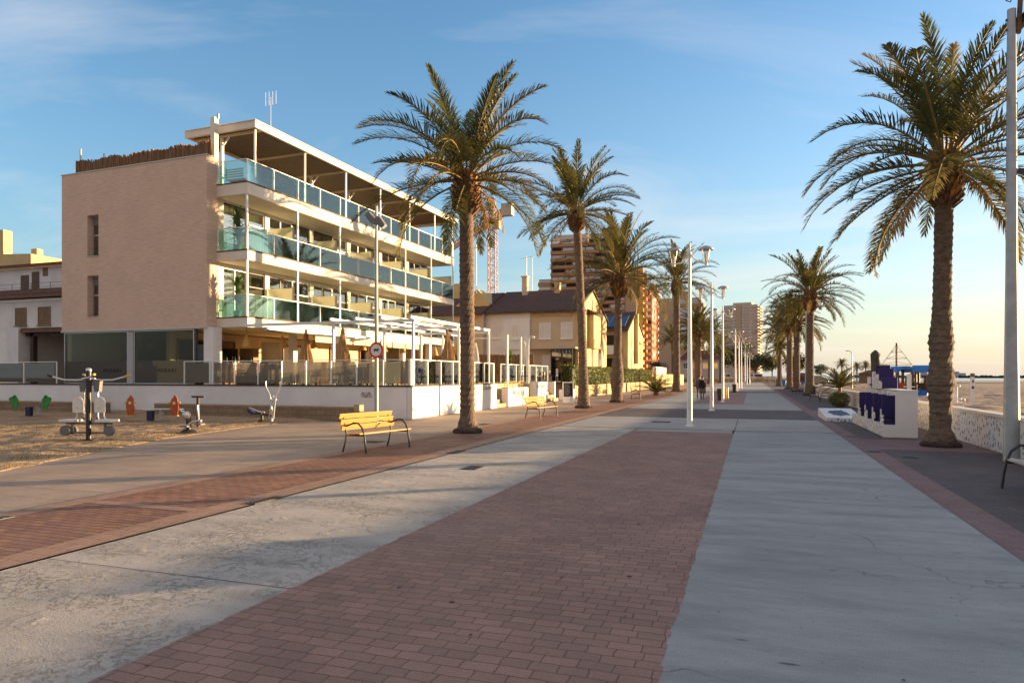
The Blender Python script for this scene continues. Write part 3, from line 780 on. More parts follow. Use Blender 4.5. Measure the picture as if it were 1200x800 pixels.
def make_palm(label, loc, prof, lean, crownz, nfr, L, seed, pairs=46, wid=1., group='date palms along the promenade', boots=1., ragged=0., flip=0., elo=-18, boot_r=.30, orange=True):
    rg = random.Random(seed)
    t = thing('palm_tree', label, 'palm tree', (loc[0], loc[1], 0), 0, group)
    # trunk with leaf scars
    b = MB(); pts = []; rs = []; z = 0.; h = crownz
    def rad(zz):
        for (za, ra), (zb, rb) in zip(prof, prof[1:]):
            if za <= zz <= zb: return ra + (rb - ra) * (zz - za) / (zb - za)
        return prof[-1][1]
    k = 0
    n = 18; vs = []; m = int(h / .055)
    for i in range(m + 1):
        zz = h * i / m; tt = zz / h
        cx_ = lean[0] * tt ** 1.5; cy_ = lean[1] * tt ** 1.5
        ph = i * 2.4
        for j in range(n):
            a = 2 * math.pi * j / n
            r = rad(zz) * (1 + (.055 if (i % 3 == 0) else -.02) * (1 if tt > .08 else .3) + .06 * mn.noise((math.cos(a) * 2, math.sin(a) * 2, zz * 2.2 + seed)) + .05 * mn.noise((math.cos(a) * 5, math.sin(a) * 5, zz * 9 + seed)))
            vs.append((cx_ + r * math.cos(a + ph * .03), cy_ + r * math.sin(a + ph * .03), zz))
    b._add(vs, [(i * n + j, i * n + (j + 1) % n, (i + 1) * n + (j + 1) % n, (i + 1) * n + j) for i in range(m) for j in range(n)], 0, False)
    b.ob('trunk', 'palm_bark', t, fix=False)
    # root collar
    b = MB(); r0 = prof[0][1]
    for j in range(70):
        a = rg.uniform(0, 6.28); rr = r0 * rg.uniform(.95, 1.12); l = rg.uniform(.04, .14)
        b.lathe([(.06, -.02), (.085, l * .6), (.03, l)], (math.cos(a) * rr, math.sin(a) * rr, 0), 5, smooth=False)
    b.ob('root_collar', 'root_mat', t)
    top = Vector((lean[0], lean[1], h))
    # old leaf bases
    b = MB(); nb = int(150 * boots)
    for j in range(nb):
        f = j / nb; a = j * 2.39996; zz = h - .95 * boots + f * 1.15 * boots; rr = rad(min(zz, h)) * .85 + boot_r * .55 * math.sin(math.pi * min(1, .15 + f * .75))
        p = top + Vector((math.cos(a) * rr, math.sin(a) * rr, zz - h)); o_ = Vector((math.cos(a), math.sin(a), .9 + f)).normalized()
        q = p + o_ * rg.uniform(.10, .26)
        b.beam(p - o_ * .12, q, .085 * rg.uniform(.6, 1.2), .04, 1 if orange and rg.random() < .10 + .35 * f else 0)
    b.lathe([(rad(h) * .9, h - .9 * boots), (rad(h) + boot_r * .5, h - .35 * boots), (rad(h) + boot_r * .45, h), (.16, h + .35)], (top.x, top.y, 0), 14)
    b.ob('leaf_bases', ['palm_boot', 'palm_orange'], t, fix=False)
    # crown
    b = MB()
    for j in range(nfr):
        f = (j + .5) / nfr; a = j * 2.39996 + rg.uniform(-.55, .55) + flip
        if f < .22: el = rg.uniform(66, 88); dr = rg.uniform(25, 55); l = L * rg.uniform(.85, 1.0)
        elif f < .66: el = 68 - 52 * (f - .22) / .44 + rg.uniform(-10, 10); dr = rg.uniform(50, 100); l = L * rg.uniform(.92, 1.12)
        else: el = 18 + (elo - 18) * (f - .66) / .34 + rg.uniform(-12, 12); dr = rg.uniform(30, 72); l = L * rg.uniform(.80, 1.05)
        l *= 1 - ragged * rg.random()
        base = top + Vector((math.cos(a) * .14, math.sin(a) * .14, .28 - .34 * f))
        mi = 0 if rg.random() < .70 - .45 * f else 1
        grow_frond(b, base, a, R(el), l, R(dr), rg, pairs, mi, wid=wid)
    b.ob('crown', ['palm_green', 'palm_olive', 'palm_rachis'], t, fix=False)
    b = MB()
    for j in range(max(3, nfr // 14)):
        a = rg.uniform(0, 6.28); base = top + Vector((math.cos(a) * .2, math.sin(a) * .2, -.12))
        if j % 3 == 2: continue
        grow_frond(b, base, a, R(rg.uniform(-50, -10)), L * rg.uniform(.35, .6), R(rg.uniform(30, 60)), rg, pairs // 2, 0, True)
    b.ob('dead_fronds', ['palm_dry', 'palm_dry', 'palm_orange'], t, fix=False)
    if orange:
        b = MB()
        for j in range(7):
            a = rg.uniform(0, 6.28); p = top + Vector((math.cos(a) * .2, math.sin(a) * .2, .12)); e = R(rg.uniform(5, 50)); q = p
            pts = [p]
            for i in range(4):
                q = q + Vector((math.cos(a) * math.cos(e), math.sin(a) * math.cos(e), math.sin(e))) * .18; e -= .45; pts.append(q)
            b.tube(pts, [.02, .035, .055, .05, .02], 5, 0, flat=.4)
        b.ob('flower_stalks', 'palm_orange', t, fix=False)
    return t
G = 'date palms along the promenade'
make_palm('tall date palm in front of the hotel terrace, its trunk rising past the pergola', (-7.97, 18.71), [(0, .33), (.25, .30), (.5, .22), (2, .215), (5, .215), (7.3, .20)], (-.05, 0), 7.45, 50, 3.7, 11, 70, ragged=.2)
make_palm('large date palm with a bulging wavy trunk beside the terrazzo sea wall', (4.27, 18.87), [(0, .34), (.22, .32), (.45, .23), (1.0, .225), (1.55, .31), (2.05, .225), (2.5, .275), (3.1, .205), (4.5, .19), (6.2, .195), (7, .22)], (.10, 0), 6.7, 54, 3.35, 23, 72, elo=-34, flip=.5, boot_r=.24)
make_palm('slender leaning date palm standing before the beige row houses', (-8.31, 35.0), [(0, .36), (.6, .30), (1.3, .26), (2.6, .22), (6, .21), (10, .21), (11, .23)], (-.35, -.2), 10.2, 46, 3.5, 31, 58, wid=1.3, flip=1.1)
make_palm('full crowned date palm with a swollen knobbly trunk base', (-8.17, 43.6), [(0, .38), (.6, .34), (1.1, .40), (1.6, .44), (2.3, .36), (3.2, .25), (6, .23), (8, .25), (9, .28)], (.15, 0), 8.0, 54, 4.4, 47, 54, wid=1.5, boots=1.3, boot_r=.5)
make_palm('tall straight date palm behind the first double lamp post', (-7.6, 75.), [(0, .5), (.5, .45), (1.2, .37), (5, .33), (10, .33), (13, .36)], (0, 0), 11.6, 48, 4.8, 59, 42, wid=2.1, boots=1.3, boot_r=.45)
make_palm('stout date palm left of the lamp row, low tower behind its trunk', (-7.9, 111.), [(0, .7), (1, .45), (9, .40)], (0, 0), 8.6, 64, 4.8, 61, 36, wid=3.)
make_palm('lone date palm right of the promenade beside a slim pale pole', (4.75, 64.3), [(0, .46), (.6, .40), (1.2, .32), (6, .28), (8, .30), (9, .34)], (.05, 0), 8.6, 54, 4.5, 83, 48, wid=1.9, boots=1.4, boot_r=.4, elo=-20, orange=True)
# further palms: copies of two small prototypes
pa = make_palm('furthest full palm of the left row, hidden by lamp posts', (-8.1, 146.), [(0, .7), (1, .4), (9, .38)], (0, 0), 10., 56, 5.0, 67, 30, wid=3.5)
dup(pa, 'smaller palm behind the stout palm of the left row', (-9.5, 128, 0), 1.4, .85)
dup(pa, 'palm just left of the dark end trees', (-6.8, 165, 0), 2.9, .8)
dup(pa, 'distant palm showing above the dark trees beside the pale tower', (-25., 235, 0), .6, 1.35)
pb = make_palm('slim palm directly left of the lone right palm', (4.6, 80.), [(0, .5), (.8, .33), (8, .30)], (0, 0), 7.4, 56, 3.9, 71, 34, wid=2.4)
dup(pb, 'slim palm between the lone right palm and the end trees', (4.5, 93, 0), 1.9, 1.1)
dup(pb, 'palm with a low drooping crown at the far right row end', (4.2, 117, 0), 4.0, .8)
dup(pb, 'taller palm at the far right row end', (4.6, 128, 0), 5.2, 1.2)
for k, (x, y, s) in enumerate(((28., 248., .7), (33.5, 256., .6), (37., 262., .65), (42., 268., .55))):
    dup(pb, 'tiny distant palms silhouetted over the beach', (x, y, 0), k * 1.3, s)['group'] = 'tiny distant palms over the beach'
# short bushy palms
def short_palm(label, loc, L, nfr, seed, cat='palm', z0=.1):
    rg = random.Random(seed); t = thing('young_palm', label, cat, (loc[0], loc[1], 0))
    b = MB(); b.tube([(0, 0, 0), (0, 0, z0 + .2)], [.2, .16], 10); b.ob('trunk', 'palm_boot', t)
    b = MB()
    for j in range(nfr):
        f = (j + .5) / nfr; a = j * 2.39996
        grow_frond(b, (0, 0, z0 + .15), a, R(80 - 62 * f + rg.uniform(-8, 8)), L * rg.uniform(.8, 1.1), R(rg.uniform(40, 85)), rg, 30, 0 if rg.random() < .4 else 1)
    b.ob('crown', ['palm_green', 'palm_olive', 'palm_rachis'], t, fix=False); return t
short_palm('short bushy palm growing low beside the left palm row', (-7.85, 60), 2.5, 38, 5)

# ------------------------------------------------------------------ hotel (local frame: x towards the sea, y along the promenade)
HX, HY, HR = -21.2, 24.77, R(-1.4)
hot = thing('apartment_building', 'four storey tan brick hotel with long white balconies and a pergola roof', 'building', (HX, HY, 0), HR)
def hw(x, y): 
    c, s = math.cos(HR), math.sin(HR); return (HX + x * c - y * s, HY + x * s + y * c)
# brick end wall with two recessed windows
b = MB(); Y0, Y1 = -.58, -.25
b.box(-10.96, -9.19, Y0, Y1, 3.9, 11.55); b.box(-8.44, -1.75, Y0, Y1, 3.9, 11.55)
b.box(-9.19, -8.44, Y0, Y1, 3.9, 4.55); b.box(-9.19, -8.44, Y0, Y1, 6.53, 7.47); b.box(-9.19, -8.44, Y0, Y1, 9.45, 11.55)
b.ob('end_wall', 'brick_wall', hot)
b = MB(); b.box(-11.0, -1.71, Y0 - .03, Y1 + .03, 11.55, 11.60); b.box(-11.0, -1.73, Y0 - .03, Y1, 3.82, 3.90); b.ob('wall_coping', 'grey_render', hot)
b = MB(); b.box(-10.9, -1.78, -.25, 21., 9.9, 10.28); b.box(-10.95, -10.7, -.25, 21., 0, 9.9); b.box(-10.9, -1.9, 20.85, 21.0, 1.28, 10.3); b.box(-3.6, -3.45, -.2, 20.8, 4.3, 9.9)
for z in (6.9, 3.9): b.box(-10.7, -1.78, -.24, 20.85, z, z + .36)
b.ob('core_wall', 'interior_cream', hot)
# front strip of brick return, lit by the low sun
b = MB(); b.box(-2.0, -1.745, -.25, .12, 3.9, 11.55); b.ob('brick_return', 'brick_wall', hot)
for z0, z1 in ((4.55, 6.53), (7.47, 9.45)):
    b = MB(); b.ring('y', -9.19, -8.44, z0, z1, .06, -.30, -.26); b.box(-9.13, -8.50, -.305, -.262, z0 + 1.02, z0 + 1.10); b.box(-9.19, -8.44, -.62, -.3, z0 - .03, z0)
    f = b.ob('end_window', 'grey_metal', hot)
    b = MB(); b.box(-9.13, -8.5, -.285, -.278, z0 + .06, z1 - .06); b.ob('pane', 'glass_window', f)
    b = MB(); b.box(-9.13, -8.5, -.296, -.289, z1 - .42, z1 - .06); b.ob('blind', 'plastic_grey', f)
    b = MB(); b.box(-9.12, -8.86, -.258, -.252, z0 + .06, z1 - .06); b.ob('curtain', 'curtain', f)
# floor slabs with balconies
SL = ((3.88, 4.30), (6.88, 7.30), (9.80, 10.33))
for z0, z1 in SL:
    b = MB(); b.box(-1.78, 0, .02, 21.25, z0, z1); o = b.ob('balcony_slab', 'cream_paint', hot, bevel=.02)
    b = MB(); b.box(-1.76, .02, 0, 21.28, z1 + .002, z1 + .05); b.ob('deck_edge', 'wood_slat', o)
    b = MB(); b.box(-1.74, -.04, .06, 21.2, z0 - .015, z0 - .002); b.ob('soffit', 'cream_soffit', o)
BAY = 21.24 / 6
for k in range(7):
    y = min(21.2, max(.06, k * BAY))
    b = MB(); b.box(-.10, -.02, y - .04, y + .04, 4.35, 6.86); b.box(-.10, -.02, y - .04, y + .04, 7.35, 9.78); b.ob('column', 'white_metal', hot)
# railings: posts, rail, teal glass
for z in (4.35, 7.35, 10.38):
    b = MB(); n = 12
    ys_ = [.05 + 21.15 * i / n for i in range(n + 1)]
    for i, y in enumerate(ys_): b.beam((-.05, y, z), (-.05, y, z + .98), .035, .05)
    b.beam((-.05, 0, z + .985), (-.05, 21.25, z + .985), .05, .035)
    b.beam((-.05, .03, z + .985), (-1.70, .03, z + .985), .05, .035); b.beam((-1.68, .03, z), (-1.68, .03, z + .98), .035, .05)
    o = b.ob('balcony_railing', 'white_metal', hot)
    for i in range(n):
        g = MB(); g.box(-.056, -.044, ys_[i] + .04, ys_[i + 1] - .04, z + .03, z + .93); g.ob('glass_panel', 'glass_teal', o)
    g = MB(); g.box(-1.64, -.09, .024, .036, z + .03, z + .93); g.ob('glass_panel', 'glass_teal', o)
# facade bays
fr = random.Random(12)
for fl, z in enumerate((4.36, 7.36)):
    b = MB()
    for k in range(7):
        y = k * BAY
        if k: b.box(-1.98, -1.80, y - .28, min(20.9, y + .05), z, z + 2.50)
    b.box(-1.98, -1.80, .12, .50, z, z + 2.5)
    for k in range(6): b.box(-1.97, -1.83, k * BAY + (.5 if k == 0 else .05), (k + 1) * BAY - .28, z + 2.36, z + 2.5)
    b.ob('facade_pier', 'cream_paint', hot)
    for k in range(6):
        y0 = k * BAY + (.5 if k == 0 else .05); y1 = (k + 1) * BAY - .28; mid = y0 + (y1 - y0) * .56
        for (a, c, dk) in ((y0, mid, 0), (mid + .02, y1, 1)):
            b = MB(); b.ring('x', a, c, z, z + 2.35, .055, -1.93, -1.86)
            if dk == 0: b.box(-1.925, -1.87, (a + c) / 2 - .03, (a + c) / 2 + .03, z + .055, z + 2.29)
            else: b.box(-1.925, -1.87, a + .06, c - .06, z + 1.62, z + 1.68)
            f = b.ob('window', 'white_metal' if (k + dk + fl) % 2 == 0 else 'dark_frame', hot)
            g = MB(); g.box(-1.90, -1.892, a + .05, c - .05, z + .05, z + 2.3); g.ob('pane', 'glass_window', f)
            g = MB(); w = (c - a) * fr.uniform(.3, .95); s = a + .06 if fr.random() < .5 else c - .06 - w
            n = int(w / .05) + 1
            for i in range(n):
                yy = s + w * i / n; q = .02 * (i % 2); q2 = .02 * ((i + 1) % 2)
                g.face([(-2.08 + q, yy, z + .05), (-2.08 + q2, yy + w / n, z + .05), (-2.08 + q2, yy + w / n, z + 2.28), (-2.08 + q, yy, z + 2.28)])
            g.ob('curtain', 'curtain' if fr.random() < .8 else 'curtain_dark', f, fix=False)
    for k in range(1, 7):
        b = MB(); b.box(-1.76, -.16, k * BAY - .115, k * BAY - .10, z + .02, z + 1.66); b.ob('divider_panel', 'frost_cream', hot)
# top terrace pergola roof
roofz = 12.87
b = MB(); b.box(.0, .14, .35, 21.55, roofz, 13.17); b.box(-3.9, 0., .35, .49, roofz, 13.17); b.box(-3.9, 0, 21.41, 21.55, roofz, 13.17); b.box(-4.0, -3.9, .35, 21.55, roofz, 13.17)
b.box(-3.95, .2, .30, 21.6, 13.17, 13.20)
b.ob('roof_frame', 'cream_paint', hot)
b = MB()
for i in range(25): x = -3.82 + i * .152; b.box(x, x + .07, .5, 21.4, roofz + .10, roofz + .12)
b.ob('roof_slats', 'wood_slat', hot)
for k in range(7):
    y = .9 + k * 3.36; b = MB(); b.box(-3.9, 0, y, y + .08, roofz + .0, roofz + .095); b.ob('roof_rafter', 'cream_soffit', hot)
for k in range(0, 7):
    y = min(21.1, .6 + k * BAY)
    b = MB(); b.box(-.13, -.05, y - .04, y + .04, 10.38, roofz); b.ob('roof_column', 'white_metal', hot)
for k, y in enumerate((.9, 7.6, 11.2, 14.6, 18.2)):
    b = MB(); b.box(-2.4, -2.28, y, y + .12, 10.33, roofz); b.beam((-2.34, y + .06, 12.45), (-1.9, y + .06, 12.86), .06, .06); b.ob('roof_column', 'white_metal', hot)
b = MB(); b.box(-2.0, -1.76, -.1, .14, 10.33, 13.42); b.ob('corner_post', 'cream_paint', hot)
# rear wall of the top floor and its awning lamp
b = MB(); b.box(-4.3, -4.05, 5.0, 20.8, 10.33, 12.8); b.ob('penthouse_wall', 'interior_wood', hot)
for y in (6.2, 9.6, 13.0, 16.4):
    b = MB(); b.ring('x', y, y + 2.6, 10.36, 12.5, .07, -4.05, -4.0); f = b.ob('penthouse_window', 'white_metal', hot)
    b = MB(); b.box(-4.045, -4.035, y + .07, y + 2.53, 10.43, 12.43); b.ob('pane', 'glass_window', f)
# heather reed screen over the parapet
b = MB(); rr = random.Random(8); x = -10.3
while x < -1.72:
    w = rr.uniform(.02, .05); h = .62 + rr.uniform(-.10, .06) + .05 * math.sin(x * 3); 
    if rr.random() > .02: b.box(x, x + w, -.36 + rr.uniform(-.02, .02), -.31, 11.60, 11.60 + h)
    x += w * .9
b.ob('reed_screen', 'reed', hot)
b = MB(); b.box(-10.25, -1.72, -.30, -.295, 11.6, 12.12); b.ob('reed_backing', 'reed', hot)
for x, h in ((-10.15, 12.9), (-8.55, 12.5)):
    b = MB(); b.tube([(x, -.2, 11.5), (x, -.2, h)], .045, 8); b.ob('vent_pipe', 'grey_metal', hot)
b = MB(); b.tube([(-1.6, -.05, 13.3), (-1.6, -.05, 13.55)], .05, 8); b.ob('vent_pipe', 'grey_metal', hot)
# ground floor: shop glass, column, back wall
b = MB(); b.box(-10.9, -5.2, 6.0, 6.2, 1.28, 3.85); b.box(-5.2, -5.0, .4, 20.8, 1.28, 3.85); b.ob('ground_wall', 'interior_cream', hot)
b = MB(); b.box(-1.95, -1.40, -.55, -.02, 1.28, 3.86); b.ob('ground_column', 'white_paint', hot, bevel=.015)
for (x0, x1, nm) in ((-10.9, -6.62, 'm'), (-6.25, -2.55, 'm')):
    b = MB(); b.ring('y', x0, x1, 1.30, 3.82, .06, -.50, -.42); f = b.ob('shop_window', 'grey_metal', hot)
    g = MB(); g.box(x0 + .06, x1 - .06, -.47, -.46, 1.36, 3.76); g.ob('pane', 'glass_shop', f)
    g = MB(); g.box(x0 + .06, x1 - .06, -.485, -.474, 1.36, 2.40); g.ob('frosted_band', 'frost_shop', f)
    t = lettering('MERAKI', .26, 'ink', f, ((x0 + x1) / 2 + (1.1 if x0 < -8 else .2), -.492, 1.93), (R(90), 0, 0), spacing=1.35)
b = MB(); b.box(-6.60, -6.27, -.52, -.3, 1.28, 3.82); b.ob('teal_pier', 'far_port', hot)
MATS['far_port'].node_tree.nodes  # shared pale grey
b = MB(); b.box(-2.5, -2.42, -.5, -.4, 1.28, 3.8); b.box(-2.42, -1.95, -.47, -.45, 1.9, 3.1); b.ob('side_door', 'dark_frame', hot)
b = MB(); [(b.box(*c), b.ob('interior_panel', 'cream_paint', hot), b.__init__()) for c in ((-10.5, -10.1, 4.0, 4.1, 1.3, 3.5), (-6.4, -6.0, 4.6, 4.7, 1.3, 3.4), (-3.9, -2.6, 5.4, 5.5, 2.4, 3.5))]
for k, (x0, x1, m_) in enumerate(((-10.2, -8.3, 'interior_dark'), (-7.9, -6.6, 'interior_dark'), (-5.6, -4.2, 'interior_dark'), (-4.0, -3.1, 'interior_wood'))):
    b = MB(); b.box(x0, x1, 3.0 + .3 * k, 3.4 + .3 * k, 1.28, 3.1); b.ob('interior_cabinet', m_, hot)
for k, (y0, y1, m_) in enumerate(((.8, 2.6, 'interior_dark'), (3.1, 4.6, 'interior_wood'), (8.4, 10.2, 'interior_dark'), (13.0, 14.6, 'interior_dark'), (16.4, 18.4, 'interior_dark'))):
    b = MB(); b.ring('x', y0, y1, 1.3, 3.5, .08, -4.99, -4.9); f = b.ob('restaurant_door', 'interior_wood', hot)
    b = MB(); b.box(-4.98, -4.95, y0 + .08, y1 - .08, 1.35, 3.42); b.ob('pane', m_ if k != 3 else 'glass_window', f)
for k, y in enumerate((3.5, 7.1, 10.6, 14.2, 17.8)):
    b = MB(); b.box(-.45, -.15, y - .15, y + .15, 1.28, 3.86); b.ob('ground_column', 'cream_paint', hot)
# roof antenna
t = thing('roof_antenna', 'thin TV antenna mast standing on the pergola roof edge', 'antenna', (*hw(-.9, 2.6), 13.2), HR)
b = MB(); b.tube([(0, 0, 0), (0, 0, 2.0)], .016, 6); b.ob('mast', 'steel', t)
b = MB(); b.beam((-.3, 0, 1.95), (.32, 0, 1.85), .012, .012)
for x in (-.3, -.1, .12, .32): b.beam((x, 0, 1.62), (x, 0, 2.28), .008, .008)
b.ob('yagi', 'steel', t)

# ------------------------------------------------------------------ things on the balconies
def leaf_plant(name, label, loc, h, n, cat='potted plant', seed=1, pot='pot_green', group=None, spread=.45):
    rg = random.Random(seed); t = thing(name, label, cat, loc, 0, group)
    b = MB(); b.lathe([(.13, 0), (.19, .28), (.20, .30), (.17, .29)], n=12); b.ob('pot', pot, t)
    b = MB()
    for k in range(3): b.tube([(rg.uniform(-.04, .04), rg.uniform(-.04, .04), .25), (rg.uniform(-.1, .1), rg.uniform(-.1, .1), .3 + (h - .3) * (.5 + .25 * k))], .022, 5)
    b.ob('stem', 'bark', t)
    b = MB()
    for k in range(n):
        a = k * 2.4; z = .35 + (h - .45) * rg.uniform(.1, 1); e = R(rg.uniform(10, 75)); L = spread * rg.uniform(.7, 1.3)
        p = Vector((0, 0, z)); d = Vector((math.cos(a) * math.cos(e), math.sin(a) * math.cos(e), math.sin(e))); w = Vector((-math.sin(a), math.cos(a), 0)) * .045
        m1 = p + d * L * .5; e2 = p + d * L + Vector((0, 0, -.25 * L))
        b.face([p - w * .4, p + w * .4, m1 + w, m1 - w]); b.face([m1 - w, m1 + w, e2])
    b.ob('leaves', 'plant_green', t, fix=False); return t
leaf_plant('potted_yucca', 'spiky yucca in a green pot on the second floor balcony corner', (*hw(-.95, .45), 7.35), 1.8, 120, seed=3, spread=.6)
leaf_plant('potted_yucca', 'bushy yucca in a green pot on the first floor balcony corner', (*hw(-.95, .45), 4.35), 1.75, 130, seed=4, spread=.6)
leaf_plant('potted_plant', 'low leafy pot plant on the top terrace near its far middle', (*hw(-.7, 7.7), 10.38), 1.0, 40, seed=5, pot='pot_clay')
leaf_plant('potted_plant', 'leafy plant in a clay pot by the last first floor bay', (*hw(-.6, 18.6), 4.35), 1.3, 50, seed=6, pot='pot_clay')
def garden_chair(label, loc, rz, m='dark_frame', group=None):
    t = thing('garden_chair', label, 'chair', loc, rz, group)
    b = MB(); b.box(-.24, .24, -.24, .24, .42, .46); b.ob('seat', m, t)
    b = MB(); b.ring('y', -.24, .24, .46, .90, .04, .2, .24)
    for k in range(3): b.box(-.2, .2, .21, .23, .56 + k * .1, .61 + k * .1)
    b.ob('backrest', m, t)
    for sx in (-.21, .21):
        for sy in (-.21, .21):
            b = MB(); b.beam((sx, sy, 0), (sx, sy, .42), .035, .035); b.ob('leg', m, t)
    return t
gc = garden_chair('wooden balcony chair beside the first floor corner yucca', (*hw(-.8, 1.2), 4.35), R(-60), 'interior_wood')
for lab, x, y, z, rz in (('balcony chair by the railing in the third first floor bay', -.8, 8.2, 4.35, 30), ('balcony chair by the railing in the second first floor bay', -.9, 4.6, 4.35, -20),
                         ('balcony chair near the middle of the second floor', -.8, 11.6, 7.35, 60), ('balcony chair in the second bay of the second floor', -.8, 5.4, 7.35, 100), ('terrace chair at the near end of the top floor railing', -.7, 2.8, 10.38, 40),
                         ('terrace chair far along the top floor railing', -.8, 15.6, 10.38, 80), ('balcony chair in the fourth second floor bay', -.8, 13.9, 7.35, 140)):
    dup(gc, lab, (*hw(x, y), z), R(rz))
def round_table(label, loc, m='white_metal', r=.38, h=.74, group=None):
    t = thing('table', label, 'table', loc, 0, group)
    b = MB(); b.lathe([(r, h - .03), (r, h)], n=18, smooth=False); b.ob('tabletop', m, t)
    b = MB(); b.lathe([(.22, 0), (.22, .02), (.03, .04), (.03, h - .03)], n=10); b.ob('pedestal', 'grey_metal', t); return t
rt = round_table('small round table at the near end of the top terrace', (*hw(-.9, 1.9), 10.38))
for lab, x, y, z in (('small round table in the second first floor bay', -1.0, 5.4, 4.35), ('small round table on the middle second floor balcony', -1.0, 10.7, 7.35), ('small round table far along the top terrace', -1.0, 14.7, 10.38)):
    dup(rt, lab, (*hw(x, y), z))
t = thing('slatted_sofa', 'teal slatted garden sofa at the corner of the top terrace', 'sofa', (*hw(-1.2, .75), 10.38), 0)
b = MB(); b.box(-.5, .5, -.2, .2, .3, .36); b.ob('seat', 'far_port', t)
b = MB()
for k in range(4): b.box(-.5, .5, -.24, -.21, .40 + k * .11, .47 + k * .11)
b.ob('backrest', 'far_port', t)

# ------------------------------------------------------------------ raised restaurant terrace
TZ = 1.25
b = MB(); b.box(-60, -12.64, 24.2, 33.4, .5, TZ); struct(b.ob('terrace_floor', 'interior_cream'))
b = MB(); b.box(-60, -13.4, 33.4, 44, .5, TZ - .004); struct(b.ob('terrace_floor', 'interior_cream'))
def white_wall(label, x0, x1, y0, y1, z1=TZ, cop=True, joints=(), axis='x'):
    t = thing('retaining_wall', label, 'wall', ((x0 + x1) / 2, (y0 + y1) / 2, 0)); w = (x1 - x0) / 2; d = (y1 - y0) / 2
    b = MB(); b.box(-w, w, -d, d, 0, z1); b.ob('wall', 'wall_white', t)
    if cop:
        b = MB(); b.box(-w - .03, w + .03, -d - .03, d + .03, z1 + .002, z1 + .06); b.ob('coping', 'dark_brown', t)
    for y in joints:
        b = MB(); b.box(w + .001, w + .006, y - d, y - d + .03, 0, z1); b.ob('joint', 'ink_faint', t)
    return t
white_wall('long white rendered retaining wall behind the exercise yard', -60, -12.88, 24.10, 24.35)
rw = white_wall('sunlit white retaining wall of the terrace, facing the promenade', -12.86, -12.62, 24.10, 33.5, joints=(2.9, 6.9))
for i, w in enumerate(('RESTAURANTE',)):
    lettering(w, .26, 'ink_faint', rw, (.127, 3.15, 1.06), (R(90), 0, R(90)), spacing=1.1)
# graffiti scrawl on the shaded wall
b = MB(); gs = random.Random(2); pts = []
for i in range(26): pts.append((-14.95 + .5 * (i / 26) + .05 * math.sin(i * 2.1), 24.094, .92 + .13 * math.sin(i * 1.7)))
b.tube(pts, .008, 4); tag(b.ob('graffiti', 'ink_faint'), 'small grey graffiti scrawl on the shaded white wall near its end', 'graffiti')
# glass fence along the terrace edge
def glass_fence(label, p, q, n, m, zt=2.34, big=()):
    t = thing('glass_fence', label, 'fence', (p[0], p[1], TZ + .06)); P = Vector((0, 0, 0)); Q = Vector((q[0] - p[0], q[1] - p[1], 0)); h = zt - TZ - .06
    for i in range(n + 1):
        c = P.lerp(Q, i / n); w = .05 if i not in big else .11
        b = MB(); b.box(c.x - w / 2, c.x + w / 2, c.y - w / 2, c.y + w / 2, 0, h); b.ob('post', 'white_metal', t)
    b = MB(); b.beam(P + Vector((0, 0, h)), Q + Vector((0, 0, h)), .05, .035); b.ob('top_rail', 'white_metal', t)
    for i in range(n):
        a = P.lerp(Q, (i + .06) / n); c = P.lerp(Q, (i + .94) / n); z0 = .07; z1 = h - .06
        b = MB(); b.beam(a + Vector((0, 0, (z0 + z1) / 2)), c + Vector((0, 0, (z0 + z1) / 2)), .012, z1 - z0); b.ob('glass_panel', m, t)
    return t
glass_fence('frosted glass fence on white posts along the shaded terrace edge', (-22.6, 24.22), (-12.78, 24.22), 8, 'frost_grey', big=(8,))
glass_fence('clear glass fence on white posts along the sunlit terrace edge', (-12.74, 24.4), (-12.74, 33.3), 7, 'glass_clear', big=(7,))
glass_fence('clear glass fence beside the column, shared by the hotel entrance', (-24.2, 24.22), (-22.75, 24.22), 1, 'frost_grey')
glass_fence('dark glass fence before the porch of the old white house', (-46, 24.3), (-32.3, 24.3), 6, 'glass_dark', zt=2.38)
# white steel pergolas
t = thing('pergola', 'open white steel pergola frame over the restaurant terrace', 'pergola', (-16.5, 24.45, TZ))
Z = 2.72
for x, y in ((0, 0), (3.72, 0), (3.72, 4.5), (3.72, 8.3), (0, 8.0), (0, 4.2)):
    b = MB(); b.box(x - .05, x + .05, y - .05, y + .05, 0, Z); b.ob('post', 'white_metal', t)
for x in (0, 1.2, 2.4, 3.72):
    b = MB(); b.box(x - .045, x + .045, -.25, 8.4, Z + .002, Z + .12); b.ob('rafter', 'white_metal', t)
for y in (0, 4.2, 8.15):
    b = MB(); b.box((-4.6 if y == 0 else -.1), 3.8, y - .04, y + .04, Z - .12, Z - .002); b.ob('beam', 'white_metal', t)
t = thing('pergola', 'second white pergola of thin posts on the further terrace', 'pergola', (-13.0, 36.2, TZ))
for x, y in ((0, 0), (0, 2.4), (0, 3.6), (-4, 0), (-4, 3.6)):
    b = MB(); b.box(x - .05, x + .05, y - .05, y + .05, 0, 2.75); b.ob('post', 'white_metal', t)
b = MB(); b.box(-4, 0, 3.56, 3.64, 2.752, 2.83); b.box(-4.05, -3.95, -.1, 3.7, 2.84, 2.92); b.ob('beam', 'white_metal', t)
